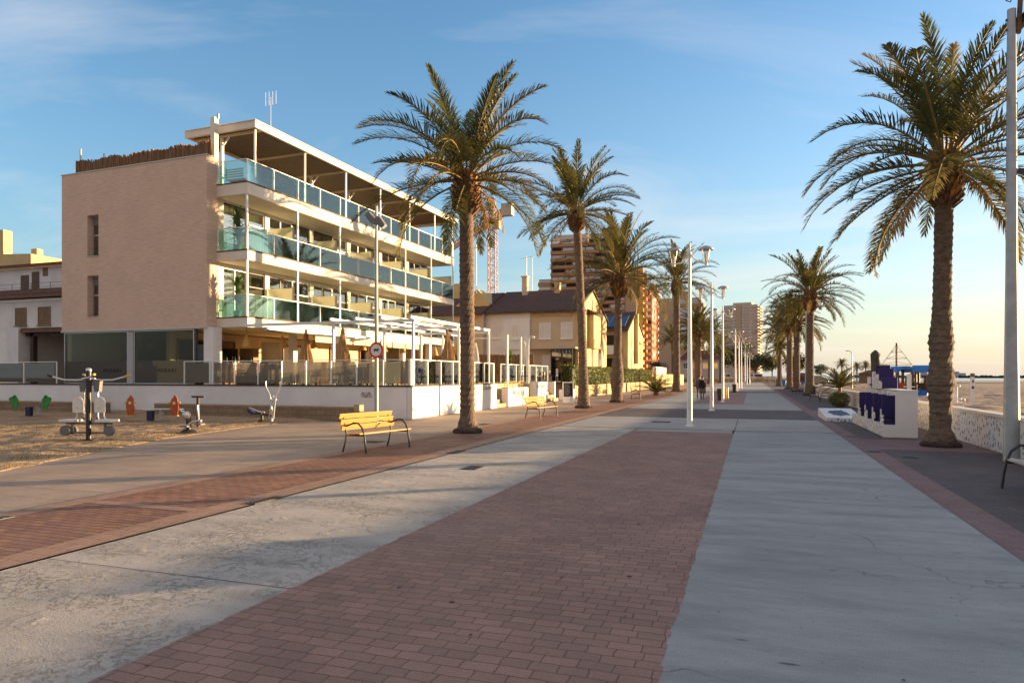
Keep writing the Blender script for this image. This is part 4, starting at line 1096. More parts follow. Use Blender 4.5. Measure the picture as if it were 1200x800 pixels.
# retractable awning below the first slab
t = thing('awning', 'cream canvas awning stretched out from the first floor slab', 'awning', (*hw(.05, 1.0), 3.86), HR)
b = MB(); b.box(0, .16, 0, 10.2, -.12, .06); b.ob('cassette', 'grey_metal', t)
b = MB(); n = 12
for i in range(n):
    f0, f1 = i / n, (i + 1) / n; z = lambda f: -.03 - .30 * f - .05 * math.sin(f * math.pi)
    b.face([(.16 + 2.6 * f0, .1, z(f0)), (.16 + 2.6 * f1, .1, z(f1)), (.16 + 2.6 * f1, 10.1, z(f1)), (.16 + 2.6 * f0, 10.1, z(f0))], 0, True)
b.ob('canvas', 'canvas_cream', t, fix=False)
b = MB(); b.box(2.76, 2.83, .05, 10.15, -.36, -.29); b.ob('front_bar', 'white_metal', t)
b = MB()
for i in range(60):
    y0, y1 = .1 + 10 * i / 60, .1 + 10 * (i + 1) / 60; q0 = .012 * (i % 2); q1 = .012 * ((i + 1) % 2)
    b.face([(2.79 + q0, y0, -.36), (2.79 + q1, y1, -.36), (2.79 + q1, y1, -.66), (2.79 + q0, y0, -.66)])
b.ob('valance', 'canvas_cream', t, fix=False)
for y in (2.0, 8.0):
    b = MB(); b.beam((.2, y, -.1), (1.4, y + .8, -.22), .05, .05); b.beam((1.4, y + .8, -.22), (2.75, y, -.33), .05, .05); b.ob('folding_arm', 'white_metal', t)
# folded straw parasols
def folded_parasol(label, loc, m='straw', h=2.55, r=.23, seed=1, group=None):
    rg = random.Random(seed); t = thing('folded_parasol', label, 'parasol', loc, 0, group)
    b = MB(); b.tube([(0, 0, 0), (0, 0, h)], .028, 8); b.ob('pole', 'interior_wood' if m == 'straw' else 'steel', t)
    b = MB(); b.lathe([(.26, 0), (.26, .05), (.05, .09)], n=14); b.ob('base', 'plastic_grey', t)
    b = MB(); n = 28; rows = []
    prof = [(.02, h + .05), (.06, h - .08), (.11, h - .4), (.16, h - .8), (r * .92, h - 1.2), (r, h - 1.45), (r * .8, h - 1.62)]
    for k, (q, z) in enumerate(prof):
        for j in range(n):
            a = 2 * math.pi * j / n; qq = q * (1 + (.22 if j % 2 else -.14) * min(1, k / 3) + .06 * rg.uniform(-1, 1)); rows.append((qq * math.cos(a), qq * math.sin(a), z + rg.uniform(-.02, .02)))
    b._add(rows, [(i * n + j, i * n + (j + 1) % n, (i + 1) * n + (j + 1) % n, (i + 1) * n + j) for i in range(len(prof) - 1) for j in range(n)], 0)
    b.ob('canopy', m, t); return t
folded_parasol('folded straw parasol beside the left pergola post', (*(-17.08, 26.01), TZ), seed=1, r=.30)
folded_parasol('folded straw parasol standing beneath the cream awning', (*(-19.22, 26.32), TZ), seed=2, r=.27)
folded_parasol('folded straw parasol between the two pergola posts nearest the tall palm', (*(-13.45, 29.19), TZ), seed=3, r=.30)
folded_parasol('folded pale canvas parasol half hidden behind the tall palm trunk', (*(-14.88, 36.11), TZ), 'canvas_white', 2.3, .2, 4)
folded_parasol('folded pale canvas parasol before the brown reed fence', (*(-14.14, 42.73), TZ), 'canvas_white', 2.7, .27, 5)
# wicker lamps
def wicker(label, loc, s=1., drop=.3):
    t = thing('wicker_lamp', label, 'hanging lamp', loc, 0, 'wicker lamps hung beneath the first floor slab', s)
    b = MB(); b.lathe([(.20, 0), (.19, .04), (.13, .22), (.075, .40), (.04, .5)], n=16); b.ob('lamp_shade', 'wicker', t)
    b = MB(); b.tube([(0, 0, .48), (0, 0, .48 + drop)], .008, 5); b.ob('cord', 'black_metal', t); return t
wl = None
for xy, z, s, lab in (((-21.92, 25.58), 3.02, 1.15, 'large wicker bell lamp nearest the hotel column'),
        ((-20.95, 26.88), 3.02, 1.1, 'wicker bell lamp left of the awning parasol'),
        ((-19.98, 27.96), 3.0, .9, 'wicker bell lamp just right of the awning parasol'),
        ((-18.80, 30.49), 3.0, .95, 'wicker bell lamp left of the round sign'),
        ((-18.51, 32.19), 2.98, .95, 'wicker bell lamp directly right of the round sign'),
        ((-18.33, 33.84), 2.95, .95, 'wicker bell lamp over the middle of the terrace'),
        ((-18.32, 35.96), 2.95, 1.0, 'wicker bell lamp left of the pergola corner post'),
        ((-18.16, 37.61), 2.92, 1.0, 'wicker bell lamp just left of the third straw parasol')):
    if wl is None: wl = wicker(lab, (*xy, z), s)
    else: dup(wl, lab, (*xy, z), scale=s)
t = thing('wicker_lamp', 'round wicker globe lamp at the far end of the terrace', 'hanging lamp', (*(-15.48, 34.84), 2.9))
b = MB(); b.lathe([(.05, 0), (.2, .12), (.24, .28), (.2, .44), (.05, .56)], n=14); b.ob('lamp_shade', 'wicker', t)
b = MB(); b.tube([(0, 0, .56), (0, 0, .95)], .008, 5); b.ob('cord', 'black_metal', t)
# tables and chairs on the terrace
rt2 = round_table('white terrace table behind the clear glass near the corner', (-13.9, 25.8, TZ), r=.4)
tp = [(-13.9, 28.2, 'white terrace table second from the terrace corner'), (-14.0, 30.6, 'white terrace table third from the terrace corner'), (-13.9, 32.6, 'white terrace table at the far end of the clear glass'), (-17.2, 27.0, 'white terrace table deep under the pergola'), (-19.0, 25.6, 'white terrace table behind the frosted glass')]
gc2 = garden_chair('dark terrace chair', (-13.3, 25.6, TZ), R(100), 'blue_dark', 'dark terrace chairs around the white tables'); gc2['label'] = 'dark terrace chair drawn up to a white terrace table'
for k, (x, y, lab) in enumerate([(-13.9, 25.8, '')] + tp):
    if k: dup(rt2, lab, (x, y, TZ))
    for j, (dx, dy, a) in enumerate(((.62, .1, 95), (-.62, -.05, -85), (.05, .62, 178), (-.1, -.6, 5))):
        if k == 0 and j == 0: continue
        dup(gc2, None, (x + dx, y + dy, TZ), R(a - 180))
# service counter with bottles, flower planters
t = thing('bar_counter', 'pale bar counter set back in the shaded restaurant', 'counter', (*hw(-3.2, 2.2), TZ), HR)
b = MB(); b.box(-.3, .3, -1.2, 3.6, 0, 1.02); b.ob('front', 'interior_wood', t)
b = MB(); b.box(-.36, .36, -1.25, 3.65, 1.022, 1.07); b.ob('worktop', 'white_paint', t)
for k in range(9):
    x, y = hw(-3.2 + .1 * (k % 2), 1.6 + k * .28)
    b = MB(); b.lathe([(.04, 0), (.04, .2), (.014, .26), (.014, .32)], n=8); o = b.ob('bottle', 'green_dark' if k % 3 else 'glass_clear', loc=(x, y, TZ + 1.072)); tag(o, 'small bottle standing in the row on the pale bar counter', 'bottle', 'bottles on the bar counter')
def flower_box(label, loc, L, rz, seed):
    rg = random.Random(seed); t = thing('flower_planter', label, 'planter', loc, rz)
    b = MB(); b.box(-L / 2, L / 2, -.16, .16, 0, .42); b.ob('box', 'interior_wood', t, bevel=.01)
    b = MB()
    for k in range(int(L * 260)):
        p = Vector((rg.uniform(-L / 2, L / 2), rg.gauss(0, .14), .42 + abs(rg.gauss(0, .22)))); s = rg.uniform(.02, .05)
        d1 = Vector((rg.uniform(-1, 1), rg.uniform(-1, 1), rg.uniform(-1, 1))).normalized() * s; d2 = Vector((rg.uniform(-1, 1), rg.uniform(-1, 1), rg.uniform(-1, 1))).normalized() * s
        b.face([p - d1, p + d2, p + d1, p - d2], 1 if rg.random() < .35 else 0)
    b.ob('plants', ['plant_green', 'canvas_white'], t, fix=False); return t
flower_box('white flowering planter behind the second frosted pane', (-20.6, 24.75, TZ + .05), 2.2, 0, 1)
flower_box('leafy planter beneath the wicker lamp left of the round sign', (*(-17.71, 28.76), TZ), 1.6, R(70), 2)
flower_box('leafy planter beneath the middle wicker lamps', (*(-17.45, 32.03), TZ), 1.8, R(80), 3)

# ------------------------------------------------------------------ further terrace walls, steps, sign boards
w2 = white_wall('white wall block with dark painted lettering beyond the terrace steps', -13.0, -12.62, 35.3, 38.9, z1=1.02, cop=False, joints=(2.4,))
lettering('MERAKI', .62, 'ink', w2, (.197, .15, .66), (R(90), 0, R(90)), spacing=1.15)
b = MB(); b.box(-.19, .19, -1.8, -1.35, 1.02, 1.06); b.ob('cap', 'deck_wood', w2)
t = thing('handrail', 'thin metal handrail standing on the lettered white wall block', 'railing', (-12.9, 35.5, 1.02))
b = MB()
for k in range(8): b.beam((0, k * .45, 0), (0, k * .45, .34), .03, .03)
b.beam((0, 0, .34), (0, 3.15, .34), .03, .03); b.beam((0, 0, .17), (0, 3.15, .17), .02, .02); b.ob('rails', 'wicker', t)
w3 = white_wall('white wall block with a painted bottle beside the chalkboard steps', -13.0, -12.6, 40.3, 42.8, z1=1.28, cop=False)
lettering('RESTAURANTE', .24, 'ink_faint', w3, (.207, -.05, 1.02), (R(90), 0, R(90)))
b = MB(); b.prism([(-.14, .15), (.14, .15), (.14, .62), (.05, .78), (.05, .95), (-.05, .95), (-.05, .78), (-.14, .62)], 'x', .202, .207); b.ob('painted_bottle', 'ink_faint', w3)
white_wall('short pinkish return wall behind the chalkboard steps', -16.0, -12.7, 44.9, 45.15, z1=1.3, cop=False)
def steps(label, x0, x1, y0, y1, n):
    t = thing('steps', label, 'steps', ((x0 + x1) / 2, (y0 + y1) / 2, 0))
    for k in range(n):
        w = (x1 - x0); b = MB(); b.box(-w / 2, w / 2 - k * .32, -(y1 - y0) / 2, (y1 - y0) / 2, k * .2, (k + 1) * .2 - .002); b.ob('step', 'deck_wood', t)
steps('wooden steps up to the terrace beside its sunlit end wall', -15.5, -12.7, 33.6, 35.2, 6)
steps('wooden steps between the bottle wall and the chalkboard', -15.0, -12.4, 42.9, 44.8, 5)
t = thing('chalkboard', 'dark menu chalkboard in a white frame standing on the pavement', 'menu board', (*(-10.54, 40.28), 0), R(40))
b = MB(); b.ring('y', -.36, .36, .05, 1.32, .06, -.04, .04); b.ob('frame', 'white_paint', t)
b = MB(); b.box(-.30, .30, -.03, .03, .42, 1.26); b.ob('board', 'chalkboard', t)
b = MB(); b.box(-.30, .30, -.028, .028, .11, .415); b.ob('panel', 'white_paint', t)
b = MB(); cs = random.Random(3)
for k in range(6): b.box(-.22, -.22 + cs.uniform(.2, .42), -.034, -.031, 1.12 - k * .11, 1.135 - k * .11)
b.ob('chalk_marks', 'far_port', t)
glass_fence('clear glass fence of the further terrace behind the lettered block', (-13.1, 35.4), (-13.1, 44.6), 7, 'glass_clear')
# dark bits of the further terrace
for lab, p in (('white terrace table behind the lettered wall block', (-13.34, 38.77)), ('white terrace table near the chalkboard steps', (-12.89, 43.17))):
    dup(rt2, lab, (*p, TZ))
    for a in (0, 120, 240):
        dup(gc2, None, (p[0] + .62 * math.cos(R(a)), p[1] + .62 * math.sin(R(a)), TZ), R(a + 90 - 180))
leaf_plant('potted_plant', 'yellow green climbing plant in a tall pot behind the lettered wall', (*(-13.35, 37.71), TZ), 1.9, 70, seed=9, pot='pot_clay', spread=.3)
# brown reed fence at the back of the further terrace
t = thing('reed_fence', 'tall brown reed fence along the back of the further terrace', 'fence', (-23.5, 47.0, 0))
b = MB(); rr = random.Random(9); x = 0
while x < 8.6:
    w = rr.uniform(.04, .09); b.box(x, x + w, rr.uniform(-.02, 0), .03, 1.2, 3.25 + rr.uniform(-.06, .05)); x += w * .95
b.ob('reeds', 'reed', t)
b = MB()
for z in (1.6, 2.4, 3.1): b.box(0, 8.6, .035, .09, z, z + .08)
for k in range(5): b.box(k * 2.12, k * 2.12 + .1, .09, .18, .9, 3.1)
b.ob('posts', 'dark_brown', t)
t = thing('garden_lamp', 'slim white lamp with a curved neck on the further terrace', 'lamp', (*(-11.87, 36.64), TZ))
b = MB(); b.tube([(0, 0, 0), (0, 0, 2.2), (.03, 0, 2.5), (.15, 0, 2.68), (.28, 0, 2.66)], .025, 8); b.ob('stem', 'white_metal', t)
b = MB(); b.lathe([(.05, -.06), (.09, 0), (.03, .06)], (.28, 0, 2.62), 10); b.ob('lamp_head', 'white_metal', t)

# ------------------------------------------------------------------ low block walls round the yard
for lab, x0, x1, end in (('low sandy block wall behind the springers, left of the gap', -50, -26.3, False), ('low sandy block wall ending beside the sign pole', -23.6, -13.7, True)):
    t = thing('block_wall', lab, 'low wall', (x0, 22.0, 0))
    b = MB(); b.box(0, x1 - x0 - (.24 if end else 0), 0, .22, 0, .50); b.ob('wall', 'block_wall', t)
    b = MB(); b.box(-.01, x1 - x0 - (.24 if end else 0), -.015, .235, .502, .55); b.ob('cap', 'stone_block', t)
    if end:
        b = MB(); b.box(x1 - x0 - .235, x1 - x0, -.03, .27, 0, .62); b.ob('end_pillar', 'block_wall_x', t)
# pole with the no-dogs sign and floodlights
t = thing('floodlight_pole', 'tall slim galvanised pole with two floodlights and a round dog sign', 'pole', (*(-12.97, 21.94), 0))
b = MB(); b.tube([(0, 0, 0), (0, 0, 2.2), (0, 0, 7.9)], [.075, .07, .045], 10); b.box(-.16, .16, -.16, .16, 0, .02); b.ob('pole', 'galvanised', t)
for sx, ry in ((-1, .5), (1, -.25)):
    b = MB(); c = Vector((sx * .2, -.03, 7.35 + (.12 if sx < 0 else -.05)))
    b.beam((0, 0, 7.2), (sx * .14, 0, 7.3), .04, .04)
    b.beam(c + Vector((-.13, 0, .17)), c + Vector((.13, 0, -.17)), .2, .2)
    o = b.ob('floodlight', 'plastic_grey', t)
    b = MB(); b.beam(c + Vector((.13, -.005, -.171)), c + Vector((.15, -.005, -.2)), .16, .17); b.ob('lens', 'far_port', o)
s = MB(); s.lathe([(.29, 0), (.30, .012), (.29, .024)], (.06, -.115, 2.63), 32, axis='y', smooth=False); so = s.ob('sign', 'sign_red', t)
q = MB(); q.lathe([(.215, -.004), (.215, .0)], (.06, -.1155, 2.63), 32, axis='y', smooth=False); q.ob('sign_face', 'white_paint', so)
q = MB(); dog = [(-.11, .03), (-.085, .055), (-.05, .05), (.05, .04), (.09, .075), (.10, .05), (.145, .04), (.14, .02), (.10, .01), (.085, -.03), (.085, -.09), (.065, -.09), (.06, -.035), (-.055, -.03), (-.06, -.09), (-.08, -.09), (-.09, -.03), (-.1, .01), (-.135, .06), (-.14, .05)]
q.prism([(x * .95 + .06, z * .95 + 2.63) for x, z in dog], 'y', -.124, -.1205); q.ob('dog_symbol', 'ink', so)

# ------------------------------------------------------------------ benches
def bench(label, loc, rz, wood='bench_wood', group='slatted benches along the promenade', L=1.75):
    # local x along the bench, sitter faces -y
    t = thing('park_bench', label, 'bench', (loc[0], loc[1], 0), rz, group); h = L / 2
    for k in range(3):
        z = .50 + k * .125; y = .235 + k * .035
        b = MB(); b.beam((-h, y, z + .05), (h, y, z + .05), .028, .112, up=(0, -.27, 1)); b.ob('back_slat', wood, t, bevel=.005)
    for k in range(3):
        y = -.23 + k * .145
        b = MB(); b.beam((-h, y, .435 - .012 * k), (h, y, .435 - .012 * k), .132, .028); b.ob('seat_slat', wood, t, bevel=.005)
    for sx in (-1, 1):
        x = sx * (h - .13)
        b = MB()
        b.tube([(x, -.36, 0), (x, -.335, .22), (x, -.30, .41), (x, -.24, .56), (x, -.13, .655), (x, 0, .66), (x, .16, .60), (x, .30, .565)], .021, 7)
        b.tube([(x, .33, 0), (x, .26, .2), (x, .21, .40), (x, .255, .56), (x, .335, .86)], .021, 7)
        b.tube([(x, -.30, .40), (x, -.1, .395), (x, .21, .39)], .022, 7)
        b.ob('side_frame', 'black_metal', t)
    return t
B0 = bench('yellow slatted bench nearest the camera beside the sandy yard', (-8.12, 13.75), R(79))
dup(B0, 'yellow slatted bench just left of the leaning palm', (-8.05, 26.5, 0), R(79))
dup(B0, 'small distant bench between the two swollen palm trunks and the hedge', (-7.95, 49.6, 0), R(100))
dup(B0, 'distant bench hidden behind the short bushy palm', (-7.8, 63.5, 0), R(100))
B1 = bench('dark framed bench cut off by the right picture edge', (3.95, 11.45), R(-88), 'bench_wood_grey')
dup(B1, 'bench beside the right palm, next to the planted shrub', (4.2, 48.5, 0), R(-70))
dup(B1, 'bench behind the lone right palm near a blue bin', (4.0, 67.5, 0), R(-80))

# ------------------------------------------------------------------ lamp posts
def lamp_post(label, loc, rz=0, H=6.0):
    t = thing('lamp_post', label, 'street lamp', (loc[0], loc[1], 0), rz, 'white double lantern lamp posts along the promenade')
    b = MB(); b.tube([(0, 0, 0), (0, 0, .5), (0, 0, 2.4), (0, 0, H - .25)], [.095, .09, .072, .05], 12); b.lathe([(.055, H - .25), (.075, H - .22), (.05, H - .1), (.028, H), (.028, H + .18), (.0, H + .26)], n=10)
    b.lathe([(.16, 0), (.16, .015), (.11, .03)], n=12); b.ob('post', 'white_metal', t)
    b = MB(); b.box(-.055, .055, -.110, -.085, .55, .95); b.ob('access_door', 'plastic_white', t)
    for s in (-1, 1):
        b = MB(); b.tube([(s * .04, 0, H - .15), (s * .12, 0, H - .34), (s * .28, 0, H - .48), (s * .45, 0, H - .52), (s * .62, 0, H - .50)], .024, 7); a = b.ob('arm', 'white_metal', t)
        c = (s * .53, 0, H - .50)
        b = MB(); b.lathe([(.045, -.05), (.06, .0), (.085, .12), (.14, .40), (.145, .44)], c, 14); l = b.ob('lantern', 'glass_lamp', t)
        b = MB(); b.lathe([(.05, -.1), (.062, -.04), (.064, .03), (.05, .035)], c, 12); b.ob('socket', 'white_metal', l)
        b = MB(); b.lathe([(.26, .42), (.265, .44), (.19, .50), (.09, .545), (.0, .55)], c, 20); b.ob('cap', 'grey_metal', l)
        b = MB(); b.lathe([(.03, .02), (.035, .2), (.015, .3)], c, 8); b.ob('bulb', 'plastic_white', l)
    return t
LP = lamp_post('nearest white double lantern lamp post, rising from the concrete cross band', (-1.98, 23.75), R(4))
for xy, rz_, lab in (((-1.84, 34.54), 10, 'second white lamp post, standing at the dark paver band'),
        ((-1.76, 45.91), -14, 'third white lamp post, with a beige litter bin at its foot'),
        ((-1.50, 69.43), 0, 'fourth white lamp post, behind a black litter bin'),
        ((-1.39, 82.18), 6, 'fifth white lamp post from the camera'),
        ((-1.32, 97.05), -4, 'sixth white lamp post from the camera'),
        ((-1.08, 121.51), 3, 'seventh white lamp post, thin and distant'),
        ((-0.86, 139.60), -8, 'eighth white lamp post, thin and distant'),
        ((-0.46, 164.12), 0, 'furthest white lamp post, before the dark trees')):
    dup(LP, lab, (*xy, 0), R(rz_))
def bin_(label, loc, m, h=.85, r=.19, cat='litter bin', leg=True):
    t = thing('litter_bin', label, cat, (loc[0], loc[1], 0))
    b = MB(); b.lathe([(r * .85, .08), (r, h), (r * .94, h), (r * .8, h - .1)], n=14, smooth=False); b.ob('body', m, t)
    b = MB(); b.tube([(r + .05, 0, 0), (r + .05, 0, h + .1)], .02, 6); b.beam((r - .02, 0, h * .7), (r + .05, 0, h * .7), .03, .03); b.ob('bracket', 'grey_metal', t); return t
bin_('beige litter bin at the foot of the third lamp post', (-1.68, 46.47), 'wicker')
bin_('dark litter bin left of the third lamp post', (-1.96, 46.58), 'black_metal')
bin_('black litter bin before the fourth lamp post', (-1.51, 67.30), 'black_metal', .9, .22)
bin_('tiny dark litter bin at the far end of the lamp row', (-0.65, 148.15), 'black_metal', 1.0, .3)
bin_('blue litter bin beside the lone right palm', (5.21, 78.14), 'blue_paint', 1.05, .3)
bin_('smaller blue litter bin among the distant right palms', (4.71, 112.94), 'blue_paint', 1.0, .32)
# tall floodlight masts on the right
t = thing('floodlight_mast', 'tall thick grey mast at the right edge carrying floodlights on rusty brackets', 'pole', (4.86, 16.05, 0))
b = MB(); b.tube([(0, 0, 0), (0, 0, 4), (0, 0, 8.95)], [.145, .10, .075], 16); b.ob('mast', 'galvanised', t)
b = MB(); b.beam((.11, -.02, 8.45), (.17, -.02, 9.8), .07, .07); b.beam((.1, 0, 8.5), (.55, .05, 9.05), .05, .07); b.beam((-.1, 0, 8.75), (.14, -.02, 8.75), .04, .04); b.beam((-.1, 0, 8.55), (.14, -.02, 8.55), .04, .04); b.ob('bracket', 'palm_boot', t)
b = MB(); b.beam((.22, .05, 8.72), (.75, .1, 9.35), .34, .22); o = b.ob('floodlight', 'black_metal', t)
b = MB(); b.tube([(-.1, 0, 9.15), (-.02, 0, 9.1), (.05, 0, 9.3), (.12, 0, 9.5)], .012, 5); b.ob('cable', 'black_metal', t)
b = MB(); b.beam((.1, 0, 5.75), (.5, 0, 5.6), .08, .1); b.beam((.3, -.02, 5.65), (.62, 0, 5.42), .22, .12); b.ob('side_floodlight', 'black_metal', t)
t = thing('lamp_mast', 'slim pale mast directly left of the lone right palm', 'pole', (*(5.16, 73.88), 0))
b = MB(); b.tube([(0, 0, 0), (0, 0, 5), (0, 0, 9.5)], [.16, .13, .08], 10); b.ob('mast', 'galvanised', t)
b = MB(); b.beam((-.4, 0, 9.3), (.4, 0, 9.3), .3, .2); b.ob('floodlight', 'plastic_grey', t)
t = thing('beach_lamp', 'thin dark street lamp with a curved tip standing over the beach', 'street lamp', (*(12.48, 99.77), -.2))
b = MB(); b.tube([(0, 0, 0), (0, 0, 4.3), (-.06, 0, 4.9), (-.25, 0, 5.15), (-.45, 0, 5.18)], [.08, .06, .05, .04, .035], 8); b.ob('post', 'grey_metal', t)
b = MB(); b.beam((-.38, 0, 5.18), (-.75, 0, 5.16), .16, .08); b.ob('lamp_head', 'black_metal', t)
# planted shrub with its palm, beside the sea wall
t = thing('palm_planter', 'young palm rising from a rounded shrub beside the sea wall', 'planter', (4.42, 40.3, 0))
rg = random.Random(6)
b = MB()
for k in range(1500):
    d = Vector((rg.gauss(0, 1), rg.gauss(0, 1), rg.gauss(0, 1))).normalized(); r = rg.uniform(.75, 1.08); p = Vector((d.x * .50 * r, d.y * .50 * r, .42 + d.z * .42 * r)); u = Vector((rg.uniform(-1, 1), rg.uniform(-1, 1), rg.uniform(-.3, 1))).normalized(); v = u.cross(d).normalized() if u.cross(d).length > .1 else Vector((1, 0, 0)); s = rg.uniform(.04, .09)
    b.face([p - v * s * .4, p + v * s * .4, p + u * s * 1.6], 0)
b.ob('shrub', 'hedge_leaf', t, fix=False)
b = MB(); b.tube([(0, 0, 0), (.03, 0, 1.1)], [.1, .09], 8); b.ob('trunk', 'palm_orange', t)
b = MB()
for j in range(34):
    f = (j + .5) / 34; grow_frond(b, (.03, 0, 1.05), j * 2.39996, R(80 - 66 * f + rg.uniform(-8, 8)), 1.45 * rg.uniform(.8, 1.1), R(rg.uniform(25, 65)), rg, 28, 0 if rg.random() < .4 else 1)
b.ob('crown', ['palm_green', 'palm_olive', 'palm_rachis'], t, fix=False)

# ------------------------------------------------------------------ exercise yard
t = thing('chest_press', 'four armed outdoor chest press with pale seats on a black central post', 'gym machine', (-16.2, 13.05, .04), R(14))
b = MB(); b.tube([(0, 0, 0), (0, 0, 1.78)], .068, 14); b.box(-.16, .16, -.16, .16, 0, .015)
for a in range(4): b.lathe([(.018, .015), (.018, .05)], (.12 * (1 if a % 2 else -1), .12 * (1 if a > 1 else -1), 0), 6)
b.ob('post', 'black_metal', t)
b = MB(); b.lathe([(.07, 1.78), (.075, 1.80), (.06, 1.85), (.0, 1.87)], n=14); b.ob('post_cap', 'steel', t)
for s in (-1, 1):
    b = MB(); b.tube([(s * .06, .05 * s, 1.56), (s * .30, .07 * s, 1.545), (s * .62, .07 * s, 1.55), (s * .90, .07 * s, 1.62), (s * 1.02, .07 * s, 1.65)], .024, 8); o = b.ob('press_arm', 'steel', t)
    b = MB(); b.tube([(s * .94, .07 * s, 1.63), (s * 1.08, .07 * s, 1.67)], .031, 8); b.ob('grip', 'yellow_paint' if s > 0 else 'rubber', o)
    b = MB(); b.tube([(s * -.1, -.1 * s, 1.58), (s * .2, -.25 * s, 1.61), (s * .45, -.45 * s, 1.67)], .022, 8); o = b.ob('press_arm', 'steel', t)
    b = MB(); b.tube([(s * .42, -.43 * s, 1.665), (s * .53, -.49 * s, 1.69)], .031, 8); b.ob('grip', 'yellow_paint', o)
    b = MB(); b.prism([(s * .10, 1.52), (s * .29, 1.52), (s * .26, 1.24), (s * .13, 1.24)], 'y', .02, .14); b.ob('pivot_box', 'plastic_grey', t)
    b = MB(); b.tube([(s * .19, .08, 1.25), (s * .19, .08, .55), (s * .18, .08, .42)], .024, 8); o = b.ob('lever', 'steel', t)
    b = MB(); b.lathe([(.035, -.03), (.04, 0), (.035, .03)], (s * .19, .08, .55), 8, axis='y'); b.ob('bolt', 'plastic_grey', o)
    b = MB(); b.prism([(s * .30 + x, z) for x, z in ((-.14, .70), (.14, .70), (.145, .98), (.10, 1.08), (.04, 1.11), (-.04, 1.11), (-.10, 1.08), (-.145, .98))], 'y', -.02, .03); o = b.ob('backrest', 'plastic_white', t, bevel=.01)
    b = MB(); b.lathe([(.012, -.004), (.012, .004)], (s * .30, -.025, .82), 8, axis='y'); b.ob('bolt', 'rubber', o)
    b = MB(); b.tube([(s * .36, .05, .98), (s * .37, .06, .6), (s * .45, .05, .50)], .02, 6); b.ob('back_tube', 'steel', t)
    b = MB(); b.box(min(s * .28, s * .72), max(s * .28, s * .72), -.17, .20, .46, .53); b.ob('seat', 'plastic_white', t, bevel=.02)
    b = MB(); b.beam((s * .07, .05, .42), (s * .64, .02, .42), .045, .045); b.beam((s * .07, .05, .18), (s * .55, .02, .18), .045, .045); b.beam((s * .45, 0, .18), (s * .45, 0, .46), .05, .05); b.ob('seat_frame', 'plastic_grey', t)
    b = MB(); b.lathe([(.02, -.05), (.13, -.05), (.135, 0), (.13, .05), (.02, .05)], (s * .60, -.05, .24), 18, axis='y', smooth=False); b.ob('weight', 'plastic_grey', t)
    b = MB(); b.lathe([(.02, -.04), (.11, -.04), (.11, .04), (.02, .04)], (s * .50, .10, .24), 18, axis='y', smooth=False); b.ob('weight', 'plastic_grey', t)
t = thing('stepper', 'single post outdoor stepper with a T shaped handle and dark pads', 'gym machine', (*(-15.57, 15.73), .05), R(10))
b = MB(); b.tube([(0, 0, 0), (0, 0, .58)], .07, 12); b.lathe([(.26, -.02), (.2, .05), (.1, .08)], n=12); b.ob('post', 'black_metal', t)
b = MB(); b.tube([(.24, .1, .15), (.24, .1, 1.05)], .045, 8); b.tube([(.04, .1, 1.03), (.44, .1, 1.03)], .028, 8); b.ob('handle', 'dark_brown', t)
b = MB(); b.tube([(0, 0, .5), (-.14, -.1, .62), (-.2, -.1, .66)], .04, 8); b.lathe([(.02, -.05), (.11, -.05), (.11, .05), (.02, .05)], (.0, -.1, .50), 14, axis='y'); b.ob('pivot', 'steel', t)
b = MB(); b.tube([(.28, 0, .78), (.33, 0, .35), (.40, 0, .26)], .03, 8); b.tube([(-.02, -.05, .18), (.2, -.05, .32), (.45, -.05, .34)], .035, 8); b.ob('lever', 'steel', t)
b = MB(); b.box(-.2, .06, -.16, .05, .15, .19); b.box(.3, .5, -.16, .05, .22, .26); b.ob('pedal', 'plastic_grey', t)
t = thing('rowing_machine', 'low outdoor rowing machine with tall V shaped steel handles', 'gym machine', (*(-16.30, 19.93), .08), R(8))
b = MB(); b.tube([(.28, 0, .02), (.28, 0, .45)], .04, 8); b.tube([(.20, -.02, .12), (.30, -.02, .72), (.38, -.02, .78), (.34, 0, .9)], .03, 8)
for s in (-1, 1): b.tube([(.33 + s * .015, 0, .1), (.33 + s * .09, 0, .78), (.33 + s * .14, 0, .98), (.33 + s * .28, 0, 1.22), (.33 + s * .28, 0, 1.42)], .027, 8)
b.box(.2, .46, -.04, .04, .74, .80); b.ob('handles', 'steel', t)
b = MB(); b.beam((-.5, 0, .34), (.3, 0, .20), .08, .06); b.lathe([(.14, 0), (.1, .06)], (-.1, 0, .0), 10); b.tube([(-.1, 0, 0), (-.1, 0, .28)], .05, 8); b.ob('frame', 'black_metal', t)
b = MB(); b.prism([(-.62, .42), (-.52, .44), (-.30, .30), (-.05, .30), (-.05, .25), (-.4, .24), (-.56, .34)], 'y', -.16, .16); b.ob('seat', 'blue_dark', t, bevel=.01)
b = MB(); b.tube([(-.5, -.18, .50), (-.1, -.18, .36)], .02, 6); b.tube([(-.15, -.18, .36), (.12, -.18, .33)], .03, 6); b.ob('armrest', 'steel', t)
